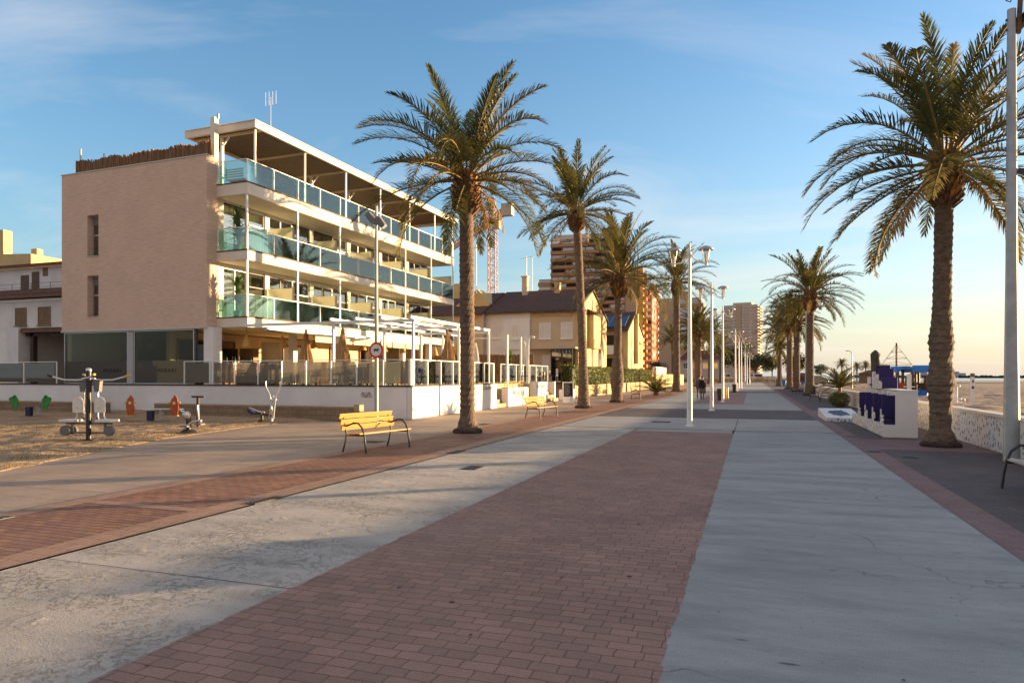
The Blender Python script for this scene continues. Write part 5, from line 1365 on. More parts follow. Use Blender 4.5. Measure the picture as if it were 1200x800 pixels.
def springer(label, loc, rz, kind):
    t = thing('spring_seesaw', label, 'spring rider', loc, rz, None, .8)
    L = 1.1 if kind == 'red' else .85
    b = MB(); b.box(-L - .2, L + .22, -.12, .12, .50, .55); b.ob('plank', 'plastic_white' if kind == 'red' else 'interior_wood', t, bevel=.01)
    b = MB(); pts = [(.11 * math.cos(a * .8) + .32, .11 * math.sin(a * .8), .04 + a * .0115) for a in range(40)]; b.tube(pts, .018, 6); b.ob('spring', 'steel', t)
    b = MB(); b.box(-.30, -.05, -.12, .12, 0, .45); b.ob('base', 'blue_dark', t, bevel=.02)
    for s in (-1, 1):
        x = s * L * .92
        if kind == 'red':
            shape = [(-.15, .22), (-.02, .28), (.13, .22), (.17, .42), (.20, .62), (.17, .80), (.15, 1.0), (.06, 1.13), (-.02, 1.16), (-.03, 1.08), (-.13, .98), (-.19, .80), (-.20, .62), (-.16, .42)]
        else:
            shape = [(-.10, .34), (.10, .34), (.13, .60), (.26, .72), (.33, .86), (.26, .95), (.12, .98), (.06, 1.06), (-.05, 1.04), (-.09, .93), (-.17, .84), (-.17, .68)]
            if s < 0: shape = [(-u, w) for u, w in shape][::-1]
        b = MB(); b.prism([(x + u, w) for u, w in shape], 'y', -.18, -.14); o = b.ob('panel', 'red_orange' if kind == 'red' else 'green_paint', t, bevel=.008)
        if kind == 'red':
            b = MB(); b.lathe([(.085, 0), (.085, .012)], (x, -.193, .80), 14, axis='y', smooth=False); b.ob('disc', 'yellow_paint', o)
            b = MB(); b.lathe([(.045, 0), (.045, .012)], (x - .0, -.206, .80), 12, axis='y', smooth=False); b.ob('disc_centre', 'plastic_white', o)
            for ss in (-1, 1):
                b = MB(); b.lathe([(.03, -.06), (.04, 0), (.03, .06)], (x + ss * .20, -.16, .82), 8, axis='x'); b.ob('hand_grip', 'yellow_paint', o)
                b = MB(); b.box(x + ss * .12 - .07, x + ss * .12 + .07, -.24, -.06, .22, .26); b.ob('footrest', 'yellow_paint', o)
        else:
            b = MB(); b.lathe([(.05, 0), (.05, .012)], (x + (.04 if s > 0 else -.04), -.193, .93), 12, axis='y', smooth=False); b.ob('eye', 'green_dark', o)
    return t
springer('spring seesaw with two red oval panels on a white plank', (*(-20.31, 18.94), .08), R(17), 'red')
springer('spring seesaw with two green frog shaped panels on a brown plank', (*(-27.34, 19.55), .08), R(17), 'green')

# ------------------------------------------------------------------ people
def person(label, loc, rz, h, coat, legs, phase, extra=None):
    s = h / 1.72; t = thing('person', label, 'person', (loc[0], loc[1], 0), rz)
    P = phase
    J = [(0, 0, .95), (0, 0, 1.12), (0, -.01, 1.32), (0, -.01, 1.46), (0, -.025, 1.55), (0, -.03, 1.62), (0, -.03, 1.72),
         (.10, 0, .90), (.11, -.10 * P, .50), (.10, .08 - .16 * P, .09), (.10, -.05 - .18 * P, .045),
         (-.10, 0, .90), (-.11, .06 * P, .50), (-.10, .16 * P + .05, .10), (-.10, .16 * P - .07, .045),
         (.18, 0, 1.40), (.235, .05 * P, 1.13), (.22, -.06 - .02 * P, .90), (.21, -.09, .80),
         (-.18, 0, 1.40), (-.235, -.03 * P, 1.13), (-.22, -.10 * P, .90), (-.21, -.12 * P, .80)]
    E = [(0, 1), (1, 2), (2, 3), (3, 4), (4, 5), (5, 6), (0, 7), (7, 8), (8, 9), (9, 10), (0, 11), (11, 12), (12, 13), (13, 14), (3, 15), (15, 16), (16, 17), (17, 18), (3, 19), (19, 20), (20, 21), (21, 22)]
    rad = [.15, .14, .165, .13, .055, .085, .075, .095, .065, .045, .04, .095, .065, .045, .04, .075, .052, .04, .035, .075, .052, .04, .035]
    me = bpy.data.meshes.new('body'); me.from_pydata([(x * s, y * s, z * s) for x, y, z in J], E, [])
    o = bpy.data.objects.new('body', me); COL.objects.link(o)
    sk = o.modifiers.new('skin', 'SKIN'); sk.use_smooth_shade = True
    for i, r in enumerate(rad): me.skin_vertices[0].data[i].radius = (r * s, r * s * .85)
    me.skin_vertices[0].data[0].use_root = True
    o.modifiers.new('sub', 'SUBSURF').levels = 1
    dg = bpy.context.evaluated_depsgraph_get(); m2 = bpy.data.meshes.new_from_object(o.evaluated_get(dg)); bpy.data.objects.remove(o)
    m2.materials.clear()
    for m in (coat, legs, 'skin', 'rubber'): m2.materials.append(MATS[m])
    for p in m2.polygons:
        z = p.center.z / s; x = abs(p.center.x / s)
        p.material_index = 3 if z < .10 else (1 if z < .92 and x < .17 else (2 if z > 1.52 or (z < .88 and x > .17) else 0)); p.use_smooth = True
    o = bpy.data.objects.new('body', m2); COL.objects.link(o); o.parent = t
    b = MB(); b.lathe([(.075, 1.60), (.10, 1.66), (.10, 1.72), (.07, 1.77), (.0, 1.79)], (0, .015, 0), 12); k = b.ob('hair', 'hair', t); k.scale = (s, s, s)
    b = MB(); b.lathe([(.20, .72), (.20, .95), (.19, 1.2), (.21, 1.38), (.12, 1.48)], (0, 0, 0), 14)
    b.v = [(x, y * .72, z) for x, y, z in b.v]; k = b.ob('coat', coat, t); k.scale = (s, s, s)
    return t
person('person in a grey blue jacket and jeans walking beside a darker companion', (-3.51, 50.07), R(15), 1.66, 'cloth_blue', 'cloth_jeans', 1)
person('person in a long black coat walking with a grey bag', (-3.26, 49.52), R(15), 1.60, 'cloth_black', 'cloth_black', -1)
t = thing('shoulder_bag', 'dark grey bag hanging low in the black coated walker\'s hand', 'bag', (*(-3.22, 49.21), .45))
b = MB(); b.box(-.24, .24, -.07, .07, 0, .34); b.ob('bag_body', 'cloth_grey', t, bevel=.05)
b = MB(); b.tube([(-.15, 0, .33), (-.1, 0, .5), (.1, 0, .5), (.15, 0, .33)], .014, 6); b.ob('handle', 'cloth_black', t)

# ------------------------------------------------------------------ beach playground and beach furniture
def play_tower(label, loc, rz, s=1.):
    t = thing('play_tower', label, 'play equipment', loc, rz, None, s)
    for x in (-.75, .75):
        for y in (-.7, .7):
            b = MB(); b.box(x - .09, x + .09, y - .09, y + .09, 0, 2.35); b.ob('post', 'door_brown', t)
    b = MB(); n = 12
    for i in range(n):
        a0, a1 = math.pi * i / n, math.pi * (i + 1) / n
        p = lambda a, y: (-1.02 * math.cos(a), y, 2.3 + .62 * math.sin(a))
        b.face([p(a0, -.95), p(a1, -.95), p(a1, .95), p(a0, .95)])
    arc = [(-1.02 * math.cos(math.pi * i / n), 2.3 + .62 * math.sin(math.pi * i / n)) for i in range(n + 1)]; arc2 = [(x * .78, 2.3 + (z - 2.3) * .55) for x, z in arc][::-1]
    b.prism(arc + arc2, 'y', -.98, -.93); b.prism(arc + arc2, 'y', .93, .98); b.ob('roof', 'blue_paint', t, fix=False)
    b = MB(); b.box(-.75, .75, -.7, .7, .62, .70); b.ob('deck', 'interior_wood', t)
    for y in (-.74, .74):
        b = MB(); b.box(-.68, .68, y - .02, y + .02, .62, 1.25); b.ob('side_panel', 'red_paint', t)
    b = MB(); b.prism([(-.74, .70), (-1.0, .72), (-2.3, .12), (-2.3, .05), (-.74, .60)], 'y', -.32, .32); b.ob('slide', 'blue_paint', t)
    for y in (-.36, .32):
        b = MB(); b.prism([(-.74, 1.05), (-1.0, .95), (-2.3, .3), (-2.3, .05), (-.74, .60)], 'y', y, y + .04); b.ob('slide_side', 'blue_paint', t)
    return t
pt = play_tower('blue roofed play tower with a blue slide, right of the net pyramid', (*(14.48, 68.68), -.3), R(70))
dup(pt, 'blue roofed play tower half hidden by the navy seats', (*(13.55, 74.71), -.3), R(25))
t = thing('play_equipment', 'dark green play panel between the two blue roofed towers', 'play equipment', (*(13.82, 69.50), -.3), R(15))
b = MB(); b.box(-.85, .85, -.04, .04, .35, 1.35); b.ob('panel', 'green_dark', t)
for x in (-.8, .8):
    b = MB(); b.box(x - .08, x + .08, -.08, .08, 0, 1.9); b.ob('post', 'door_brown', t)
t = thing('play_equipment', 'red play panel at the right of the play tower, beside the palm trunk', 'play equipment', (*(15.15, 68.91), -.3), R(-15))
b = MB(); b.box(-.7, .7, -.04, .04, .3, 1.5); b.ob('panel', 'red_paint', t)
for x in (-.65, .65):
    b = MB(); b.box(x - .08, x + .08, -.08, .08, 0, 1.6); b.ob('post', 'door_brown', t)
t = thing('net_pyramid', 'rope climbing pyramid on a tall brown mast over the beach', 'climbing net', (*(17.62, 99.46), -.3))
b = MB(); b.tube([(0, 0, 0), (0, 0, 6.2)], [.16, .12], 10); b.ob('mast', 'door_brown', t)
b = MB(); q = 6
for k in range(q):
    a = k * 2 * math.pi / q + .3; b.tube([(0, 0, 6.0), (4.4 * math.cos(a), 4.4 * math.sin(a), .1)], .02, 4)
for z in (1., 1.8, 2.6, 3.4, 4.2, 5.0):
    r = 4.4 * (6.0 - z) / 5.9
    for k in range(q):
        a, c = k * 2 * math.pi / q + .3, (k + 1) * 2 * math.pi / q + .3; b.tube([(r * math.cos(a), r * math.sin(a), z), (r * math.cos(c) * 1., r * math.sin(c), z)], .014, 4)
        b.tube([(r * math.cos(a), r * math.sin(a), z), (0, 0, z + .4)], .012, 4)
b.ob('ropes', 'shutter_brown', t)
t = thing('covered_parasol', 'dark green covered parasol closed on its pole behind the navy seats', 'parasol', (*(7.17, 47.03), -.1))
b = MB(); b.tube([(0, 0, 0), (0, 0, 2.2)], .04, 8); b.ob('pole', 'steel', t)
b = MB(); rg = random.Random(4); prof = [(.10, 1.72), (.24, 1.78), (.23, 2.1), (.27, 2.5), (.24, 2.85), (.25, 3.1), (.15, 3.28), (.05, 3.34)]; n = 16; vs = []
for q_, z in prof:
    for j in range(n): a = 2 * math.pi * j / n; r = q_ * (1 + .22 * rg.uniform(-1, 1)); vs.append((r * math.cos(a), r * math.sin(a), z + rg.uniform(-.04, .04)))
b._add(vs, [(i * n + j, i * n + (j + 1) % n, (i + 1) * n + (j + 1) % n, (i + 1) * n + j) for i in range(len(prof) - 1) for j in range(n)], 0, True); b.face(vs[-n:]); b.ob('cover', 'canvas_dark', t, fix=False)
t = thing('beach_shower', 'white foot shower post with two round shelves on the sand', 'shower', (*(7.03, 28.97), -.1))
b = MB(); b.tube([(0, 0, 0), (0, 0, 1.42)], .085, 12); b.ob('post', 'wall_white', t)
for z, r in ((1.40, .17), (.93, .22)):
    b = MB(); b.lathe([(r, z), (r, z + .05)], n=16, smooth=False); b.ob('shelf', 'wall_white', t)
b = MB(); b.tube([(.08, 0, .97), (.3, 0, .99), (.3, 0, .9)], .02, 6); b.ob('tap', 'steel', t)
t = thing('beach_post', 'pale square post with dark marks standing alone on the sand', 'post', (*(13.42, 51.35), -.1))
b = MB(); b.box(-.10, .10, -.10, .10, 0, 1.72); b.ob('post', 'wall_white', t)
b = MB(); b.box(-.103, .103, -.103, .103, 1.73, 1.95); b.ob('top', 'shutter_brown', t)
b = MB(); b.box(-.06, .06, -.104, -.101, .95, 1.12); b.box(-.03, .05, -.104, -.101, 1.35, 1.52); b.ob('mark', 'navy', t)
t = thing('beach_post', 'pale wooden post standing between the play towers', 'post', (*(10.88, 56.82), -.1))
b = MB(); b.box(-.13, .13, -.13, .13, 0, 1.9); b.box(-.35, .35, -.1, .1, .95, 1.02); b.ob('post', 'wall_white', t)
t = thing('beach_kiosk', 'tiny low beach kiosk far behind the young palm', 'kiosk', (*(26.05, 178.73), -.3))
b = MB(); b.box(-2, 2, -2, 2, 0, 2.4); b.ob('wall', 'shutter_brown', t)
b = MB(); b.prism([(-2.6, 2.4), (2.6, 2.4), (0, 3.3)], 'y', -2.6, 2.6); b.ob('roof', 'reed', t)

# ------------------------------------------------------------------ houses
def win_y(parent, x0, x1, y, z0, z1, frame='white_metal', pane='glass_window', shutter=None, sill=True):
    b = MB(); b.ring('y', x0, x1, z0, z1, .07, y - .05, y + .02); b.box((x0 + x1) / 2 - .03, (x0 + x1) / 2 + .03, y - .045, y + .01, z0 + .07, z1 - .07)
    if sill: b.box(x0 - .06, x1 + .06, y - .12, y + .01, z0 - .07, z0 - .002)
    f = b.ob('window', frame, parent)
    g = MB()
    if shutter:
        n = 12
        for (a, c) in ((x0 + .07, (x0 + x1) / 2 - .03), ((x0 + x1) / 2 + .03, x1 - .07)):
            for i in range(n):
                zz = z0 + .07 + (z1 - z0 - .14) * i / n; g.box(a, c, y - .035 + .0, y - .015, zz, zz + (z1 - z0 - .14) / n * .8)
            g.box(a, c, y - .012, y - .004, z0 + .07, z1 - .07)
        g.ob('shutter', shutter, f)
    else:
        g.box(x0 + .07, x1 - .07, y - .02, y - .012, z0 + .07, z1 - .07); g.ob('pane', pane, f)
    return f
# old white house at the far left
t = thing('white_house', 'old white house with brown shutters and a tiled roof, left of the hotel', 'house', (-40, 32, 0))
b = MB(); b.box(-14, 9.5, 0, 9, 1.2, 6.75); b.ob('wall', 'old_white', t)
b = MB(); b.box(-14, 6.9, 3.4, 10, 6.9, 9.55); b.ob('upper_wall', 'old_white', t)
b = MB(); b.prism([(-.5, 6.78), (3.5, 7.75), (3.5, 7.95), (-.5, 6.98)], 'x', -14.3, 9.6)
for k in range(80): x = -14.2 + k * .3; b.beam((x, -.52, 7.02), (x, 3.45, 8.0), .15, .07)
b.ob('roof', 'terracotta_tile', t)
b = MB(); b.prism([(3.0, 9.56), (7, 10.35), (7, 10.5), (3.0, 9.72)], 'x', -14.3, 7.3)
for k in range(72): x = -14.2 + k * .3; b.beam((x, 2.98, 9.75), (x, 7, 10.53), .15, .06)
b.ob('roof', 'terracotta_tile', t)
b = MB(); b.box(-14.3, 9.6, -.12, -.02, 6.58, 6.74); b.ob('gutter', 'white_metal', t)
for x0, x1 in (((-46.34, 31.74)[0] + 40, (-45.29, 31.90)[0] + 40), ((-44.21, 32.06)[0] + 40, (-43.08, 32.14)[0] + 40)):
    win_y(t, x0, x1, 0, 5.0, 6.2, 'shutter_brown', shutter='shutter_brown')
for (x0, x1, z0, z1, m) in (((-50.68, 34.77)[0] + 40, (-49.87, 34.84)[0] + 40, 7.8, 9.05, 'door_brown'), ((-49.54, 34.86)[0] + 40, (-48.81, 34.90)[0] + 40, 7.8, 9.25, 'door_brown'), ((-48.42, 34.93)[0] + 40, (-47.95, 34.99)[0] + 40, 8.9, 9.5, 'shutter_brown')):
    b = MB(); b.box(x0, x1, 3.36, 3.395, z0, z1); b.ob('door', m, t)
b = MB(); b.box(-14, 3, 1.2, 1.22, 8.0, 8.02); b.box(-14, 3, 1.2, 1.22, 7.75, 7.765)
for k in range(10): b.box(-14 + k * 1.85, -13.975 + k * 1.85, 1.2, 1.22, 7.3, 8.0)
b.ob('roof_railing', 'black_metal', t)
b = MB(); b.tube([(4.3, 3.3, 9.3), (4.3, 3.0, 9.45)], .03, 6); b.beam((4.1, 3.0, 9.45), (4.5, 3.0, 9.4), .16, .12); b.ob('wall_lamp', 'black_metal', t)
# porch
t = thing('porch', 'brown tiled lean-to porch on posts in front of the old white house', 'porch', (-40, 27.2, 0))
b = MB(); b.prism([(-.3, 4.1), (4.78, 4.3), (4.78, 4.46), (-.3, 4.28)], 'x', 1.2, 9.2)
for k in range(28): x = 1.3 + k * .29; b.beam((x, -.32, 4.31), (x, 4.78, 4.49), .14, .06)
b.ob('roof', 'terracotta_tile', t)
for x in (1.9, 5.5, 9.0):
    b = MB(); b.box(x - .12, x + .12, 0, .24, 1.2, 4.12); b.ob('post', 'dark_brown', t)
b = MB(); b.box(1.4, 9.2, 0, .2, 3.92, 4.1); b.ob('beam', 'dark_brown', t)
b = MB(); b.box(.5, 1.4, -.4, 4.7, 1.2, 4.4); b.ob('side_wall', 'old_white', t)
b = MB(); b.box(1.8, 9.2, 2.6, 2.7, 1.2, 2.95)
for k in range(24): b.box(1.8 + k * .31, 2.07 + k * .31, 2.57, 2.605, 1.25, 2.9)
b.ob('wood_panels', 'interior_wood', t)
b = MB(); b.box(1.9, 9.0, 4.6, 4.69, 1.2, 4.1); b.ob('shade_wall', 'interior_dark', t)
# sunlit yellow building behind
t = thing('yellow_house', 'sunlit yellow rendered building with small chimneys behind the white house', 'house', (*(-74.81, 50.04), 0), R(4))
b = MB(); b.box(-14, 4.2, 0, 14, 0, 14.2); b.prism([(-14, 14.2), (4.2, 14.2), (4.2, 14.35), (-14, 15.0)], 'y', 0, 14); b.ob('wall', 'yellow_render', t)
b = MB(); b.box(-1.2, -.2, .5, 1.5, 14.3, 17.2); b.box(2.4, 3.2, 1.5, 2.2, 14.2, 15.2); _c = b; b = MB(); b.box(-1.2, -.2, .5, 1.5, 14.3, 17.2); b.ob('chimney', 'yellow_render', t); b = MB(); b.box(2.4, 3.2, 1.5, 2.2, 14.2, 15.2); b.ob('chimney', 'yellow_render', t)
for k in range(4):
    win_y(t, -10 + k * 3.6, -8.9 + k * 3.6, 0, 10.2, 11.6, pane='glass_window')

# terraced houses: three attached units with one gable end facing the sea
YF, XG = 57., -14.
t = thing('row_house', 'beige end terrace house with a dark pitched roof and sunlit gable', 'house', (XG, YF, 0))
b = MB(); W1 = 4.3; D = 12.
b.box(-W1, -.3, 0, D, 0, 7.3); b.ob('wall', 'beige_render', t)
b = MB(); b.prism([(-.02, 0), (D + .02, 0), (D + .02, 7.25), (D * .46, 9.45), (-.02, 7.25)], 'x', -.30, 0); b.ob('gable_wall', 'yellow_render', t)
b = MB(); b.prism([(-.45, 7.15), (D * .46, 9.62), (D + .45, 7.15), (D + .45, 7.33), (D * .46, 9.82), (-.45, 7.33)], 'x', -W1, .12); b.ob('roof', 'roof_dark', t)
b = MB(); b.box(-W1, -.02, -.10, -.01, 6.85, 7.1); b.ob('cornice', 'yellow_render', t)
for x0 in (-3.5, -1.55): win_y(t, x0, x0 + 1.05, 0, 4.9, 6.3, shutter='shutter_white')
win_y(t, -3.2, -2.1, 0, 1.9, 3.5, shutter='shutter_white')
b = MB(); b.box(-2.05, -.25, -1.2, -.02, 1.1, 3.9); b.ob('glazed_porch', 'glass_dark', t)
b = MB(); b.ring('y', -2.1, -.2, 1.05, 3.95, .08, -1.25, -1.2); b.box(-1.2, -1.12, -1.25, -1.2, 1.1, 3.9); b.ob('porch_frame', 'dark_frame', t)
b = MB(); b.box(-W1, -.02, -.9, -.01, 4.0, 4.12); b.ob('canopy', 'beige_render', t)
b = MB(); b.box(.002, .55, 3.6, 6.6, 4.2, 7.2); b.ob('bay_box', 'yellow_render', t)
b = MB(); b.prism([(.002, 7.2), (.75, 7.2), (.75, 7.3), (.002, 7.75)], 'y', 3.4, 6.8); b.ob('bay_roof', 'roof_dark', t)
b = MB(); b.box(.003, .08, 5.2, 5.35, .0, 8.7); b.box(.003, .08, 8.4, 8.55, 1, 8.0); b.ob('drain_pipe', 'ink_faint', t)
for y0, z0, z1 in ((8.0, 2.2, 3.8), (7.6, 5.0, 6.4)):
    b = MB(); b.ring('x', y0, y0 + 1.1, z0, z1, .07, .005, .05); f = b.ob('window', 'white_metal', t)
    b = MB(); b.box(.006, .02, y0 + .07, y0 + 1.03, z0 + .07, z1 - .07); b.ob('pane', 'shutter_white', f)
b = MB(); b.box(-3.4, -2.9, 4.5, 5.0, 9.0, 10.3); b.box(-3.45, -2.85, 4.45, 5.05, 10.3, 10.38); b.ob('chimney', 'yellow_render', t)
t = thing('row_house', 'white middle terrace house with pale shutters under the same dark roof', 'house', (XG - W1, YF, 0))
b = MB(); W2 = 4.2; b.box(-W2, -.01, -.02, D, 0, 7.3); b.ob('wall', 'wall_white', t)
b = MB(); b.box(-2.5, -.01, -.20, -.022, 4.0, 6.7); b.ob('front_panel', 'wall_white', t)
b = MB(); b.prism([(-.45, 7.15), (D * .46, 9.62), (D + .45, 7.15), (D + .45, 7.33), (D * .46, 9.82), (-.45, 7.33)], 'x', -W2, -.01); b.ob('roof', 'roof_dark', t)
win_y(t, -3.7, -2.9, -.02, 5.0, 6.2, shutter='shutter_white'); win_y(t, -1.7, -1.0, -.20, 4.9, 6.2, shutter='shutter_white'); win_y(t, -3.9, -2.5, -.02, 1.9, 3.5); win_y(t, -1.6, -.7, -.02, 1.9, 3.4, shutter='shutter_white')
b = MB(); b.box(-2.2, -1.7, 4.2, 4.8, 9.0, 11.0); b.box(-2.28, -1.62, 4.12, 4.88, 11.0, 11.1); b.ob('chimney', 'beige_render', t)
t = thing('row_house', 'tan terrace house half hidden behind the tall palm trunk', 'house', (XG - W1 - W2, YF - .6, 0))
b = MB(); W3 = 9.; b.box(-W3, -.01, 0, D, 0, 7.2); b.ob('wall', 'beige_render', t)
b = MB(); b.prism([(-.45, 7.05), (D * .46, 9.5), (D + .45, 7.05), (D + .45, 7.23), (D * .46, 9.7), (-.45, 7.23)], 'x', -W3, -.01); b.ob('roof', 'roof_dark', t)
b = MB(); b.prism([(-3.4, 8.1), (-1.2, 9.6), (.0, 8.3), (-.1, 7.9)], 'y', 1.5, 5.0); b.ob('dormer', 'yellow_render', t)
win_y(t, -2.0, -.8, 0, 4.9, 6.3); win_y(t, -1.9, -1.2, 0, 1.3, 3.6, 'dark_frame', 'glass_dark'); win_y(t, -6.0, -4.8, 0, 4.9, 6.2); win_y(t, -8.4, -7.2, 0, 4.9, 6.2)
b = MB(); b.box(-4.8, -4.2, 4.2, 4.9, 9.0, 10.6); b.ob('chimney', 'yellow_render', t)
# house with solar panels
t = thing('solar_house', 'cream house with solar panels on its roof and stacked balconies', 'house', (-14.2, 83., 0))
D2 = 12.; W = 9.5
b = MB(); b.box(-W, -.3, .02, D2, 0, 7.2); b.ob('wall', 'yellow_render', t)
b = MB(); b.prism([(0, 0), (D2, 0), (D2, 7.0), (D2 * .45, 9.6), (0, 7.1)], 'x', -.3, 0); b.ob('gable_wall', 'yellow_render', t)
b = MB(); b.prism([(-.6, 7.05), (D2 * .45, 9.75), (D2 + .4, 6.95), (D2 + .4, 7.15), (D2 * .45, 9.95), (-.6, 7.25)], 'x', -W - .3, .15); b.ob('roof', 'roof_dark', t)
for x0 in (-6.9, -3.4):
    b = MB(); b.prism([(.0, 7.62), (3.4, 9.16), (3.4, 9.24), (.0, 7.70)], 'x', x0, x0 + 3.0); o = b.ob('solar_panel', 'solar', t)
    b = MB()
    for k in range(4): b.prism([(.0, 7.705), (3.4, 9.245), (3.4, 9.265), (.0, 7.725)], 'x', x0 + k * .99, x0 + k * .99 + .04)
    b.ob('panel_frame', 'steel', o)
for z in (1.6, 4.4):
    b = MB(); b.box(-6.5, -.8, -1.6, .0, z - .15, z); b.box(-6.5, -6.35, -1.6, 0, z, z + .95); b.box(-2.6, -.8, -1.6, -1.45, z, z + .95); b.box(-.95, -.8, -1.45, 0, z, z + .95); o = b.ob('balcony', 'cream_paint', t)
    b = MB(); b.box(-6.35, -2.6, -1.58, -1.52, z + .85, z + .93)
    for k in range(25): b.box(-6.3 + k * .15, -6.26 + k * .15, -1.57, -1.53, z, z + .85)
    b.ob('balustrade', 'white_metal', o)
    b = MB(); b.box(-6.2, -1.0, -.05, .015, z + .05, z + 2.25); b.ob('loggia', 'interior_dark', t)
for y0, z0, z1 in ((2.2, 2.6, 4.0), (2.4, 5.2, 6.4), (7.2, 3.8, 5.8), (9.4, 3.8, 5.8)):
    b = MB(); b.box(.003, .03, y0, y0 + .7, z0, z1); b.ob('window', 'shutter_brown', t)
b = MB(); b.box(.003, .5, 4.6, 5.2, 3.2, 9.6); b.box(.003, .45, 7.0, 10.4, 5.9, 6.05); b.ob('chimney', 'yellow_render', t)
# hedge on its low wall
t = thing('garden_wall', 'low sunlit yellow block wall running below the clipped hedge', 'low wall', (-12.5, 49.5, 0))
b = MB()
for k in range(16): b.box(-.12, .12, k * 2.9, k * 2.9 + 2.82, 0, .95)
b.ob('panels', 'block_wall_x', t)
b = MB()
for k in range(17): b.box(-.16, .14, k * 2.9 - .1, k * 2.9 + .06, 0, 1.0)
b.ob('pillars', 'yellow_render', t)
t = thing('hedge', 'long clipped green hedge on top of the low yellow wall', 'hedge', (-13.0, 49.8, 0))
b = MB(); rg = random.Random(21)
for k in range(15000):
    y = rg.uniform(0, 42); bx = .42 + .1 * mn.noise((y * .6, 0, 3)); top = 2.35 + .14 * mn.noise((y * .5, 2, 0)) + .07 * mn.noise((y * 2.3, 2, 0))
    if rg.random() < .35: p = Vector((rg.uniform(-.5, bx), y, top + rg.gauss(0, .05)))
    else: p = Vector((bx + rg.gauss(0, .05), y, rg.uniform(.8, top)))
    if rg.random() < .12 and k % 2: p.x = rg.uniform(-.6, .3); p.y = rg.gauss(0, .05)
    u = Vector((rg.gauss(.4, .6), rg.gauss(0, .7), rg.gauss(.4, .6))).normalized(); v = u.cross(Vector((rg.gauss(0, 1), rg.gauss(0, 1), rg.gauss(0, 1)))).normalized(); s = rg.uniform(.06, .13)
    b.face([p - v * s * .45, p + u * s * .5 - v * s * .2, p + u * s * 1.4, p + v * s * .45], 0)
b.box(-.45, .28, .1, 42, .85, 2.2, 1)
b.ob('foliage', ['hedge_leaf', 'tree_dark'], t, fix=False)
t = thing('garden_wall', 'low white kerb wall in front of the hedge beside the chalkboard', 'low wall', (-12.45, 45.6, 0))
b = MB(); b.box(-.12, .12, 0, 3.6, 0, .72); b.ob('wall', 'wall_white', t)
t = thing('garden_wall', 'tall white and yellow wall beyond the hedge, behind the short bushy palm', 'wall', (-12.4, 93.5, 0))
b = MB(); b.box(-.15, .15, 0, 40, 0, 1.9); b.ob('wall', 'yellow_render', t)
b = MB(); b.box(-.18, .18, 0, 12, 1.9, 2.9); b.ob('upper_wall', 'wall_white', t)

# ------------------------------------------------------------------ towers
def tower(label, loc, rz, W, Dp, floors, fh, wallm, bandm, sidem, name='apartment_tower', z0=0, bands=True, skip=0, seed=1, over=1.0, side=True, plain=False):
    # front faces -y (towards the viewer), lit side faces +x
    rg = random.Random(seed); t = thing(name, label, 'apartment block', (loc[0], loc[1], 0), rz); Ht = floors * fh + 1.2
    b = MB(); b.box(-W, 0, 0, Dp, 0, Ht); b.ob('wall', wallm, t)
    for k in range(floors):
        z = 1.0 + k * fh
        if bands:
            b = MB(); b.box(-W, .0, -over, -.01, z, z + fh * .43)
            b.ob('balcony', bandm, t)
        w = MB(); x = -W + .6; side_w = MB()
        while x < -1.2:
            if plain:
                q = MB(); q.box(x, x + 2.6, -.05, -.012, z + fh * .45, z + fh * .88); q.ob('window', 'glass_window', t); x += 7.0; continue
            ww = rg.uniform(2.2, 5.5); ww = min(ww, -.4 - x)
            w.box(x, x + ww, -.05, -.012, z + fh * .45, z + fh * .93, rg.choice((0, 0, 1, 1, 2)) if not plain else 0)
            x += ww + (rg.uniform(.2, .8) if not plain else rg.uniform(3, 5))
        if w.f: w.ob('window_row', ['glass_window', 'shutter_white', 'interior_dark'], t)
        if side:
            y = .8
            while y < Dp - 2.2:
                side_w.box(.012, .05, y, y + 1.5, z + fh * .40, z + fh * .9, rg.choice((0, 0, 1)))
                y += 3.0
            side_w.ob('side_windows', ['glass_window', 'shutter_white'], t)
    b = MB(); b.box(-W * .75, -W * .2, Dp * .2, Dp * .8, Ht, Ht + fh * .9); b.ob('roof_block', sidem, t)
    return t
d0 = 280
t = tower('tall brown brick apartment tower with balcony bands rising behind the row houses', (-48.85, 279.61), R(6), 31, 22, 19, 3.02, 'brown_brick', 'brown_brick', 'pale_tower', seed=3, over=1.5, side=False)
b = MB(); b.prism([(2, 58.6), (14, 58.6), (12, 61.4), (4, 61.4)], 'x', -30, -8); b.ob('penthouse', 'pale_tower', t)
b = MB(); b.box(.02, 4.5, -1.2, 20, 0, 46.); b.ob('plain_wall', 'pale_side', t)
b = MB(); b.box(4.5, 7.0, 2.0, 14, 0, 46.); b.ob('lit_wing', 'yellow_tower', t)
for k in range(14):
    b = MB(); b.box(7.0, 8.4, 3.0, 12.0, 2 + k * 3.1, 3.3 + k * 3.1); b.ob('side_balcony', 'orange_brick', t)
for k in range(14):
    b = MB(); b.box(-36.5, -31.02, -.5, 16, k * 3.02, k * 3.02 + 1.6); b.ob('side_balcony', 'brown_brick', t)
    b = MB(); b.box(-36.2, -31.02, .3, 16, k * 3.02 + 1.6, k * 3.02 + 3.02); b.ob('side_windows', 'glass_window' if k % 3 else 'shutter_white', t)
t = tower('narrow rust coloured tower left of the stepped orange balconies', (-45.51, 333.77), R(0), 7, 16, 13, 3.05, 'rust_brick', 'rust_brick', 'rust_brick', seed=5, over=.6)
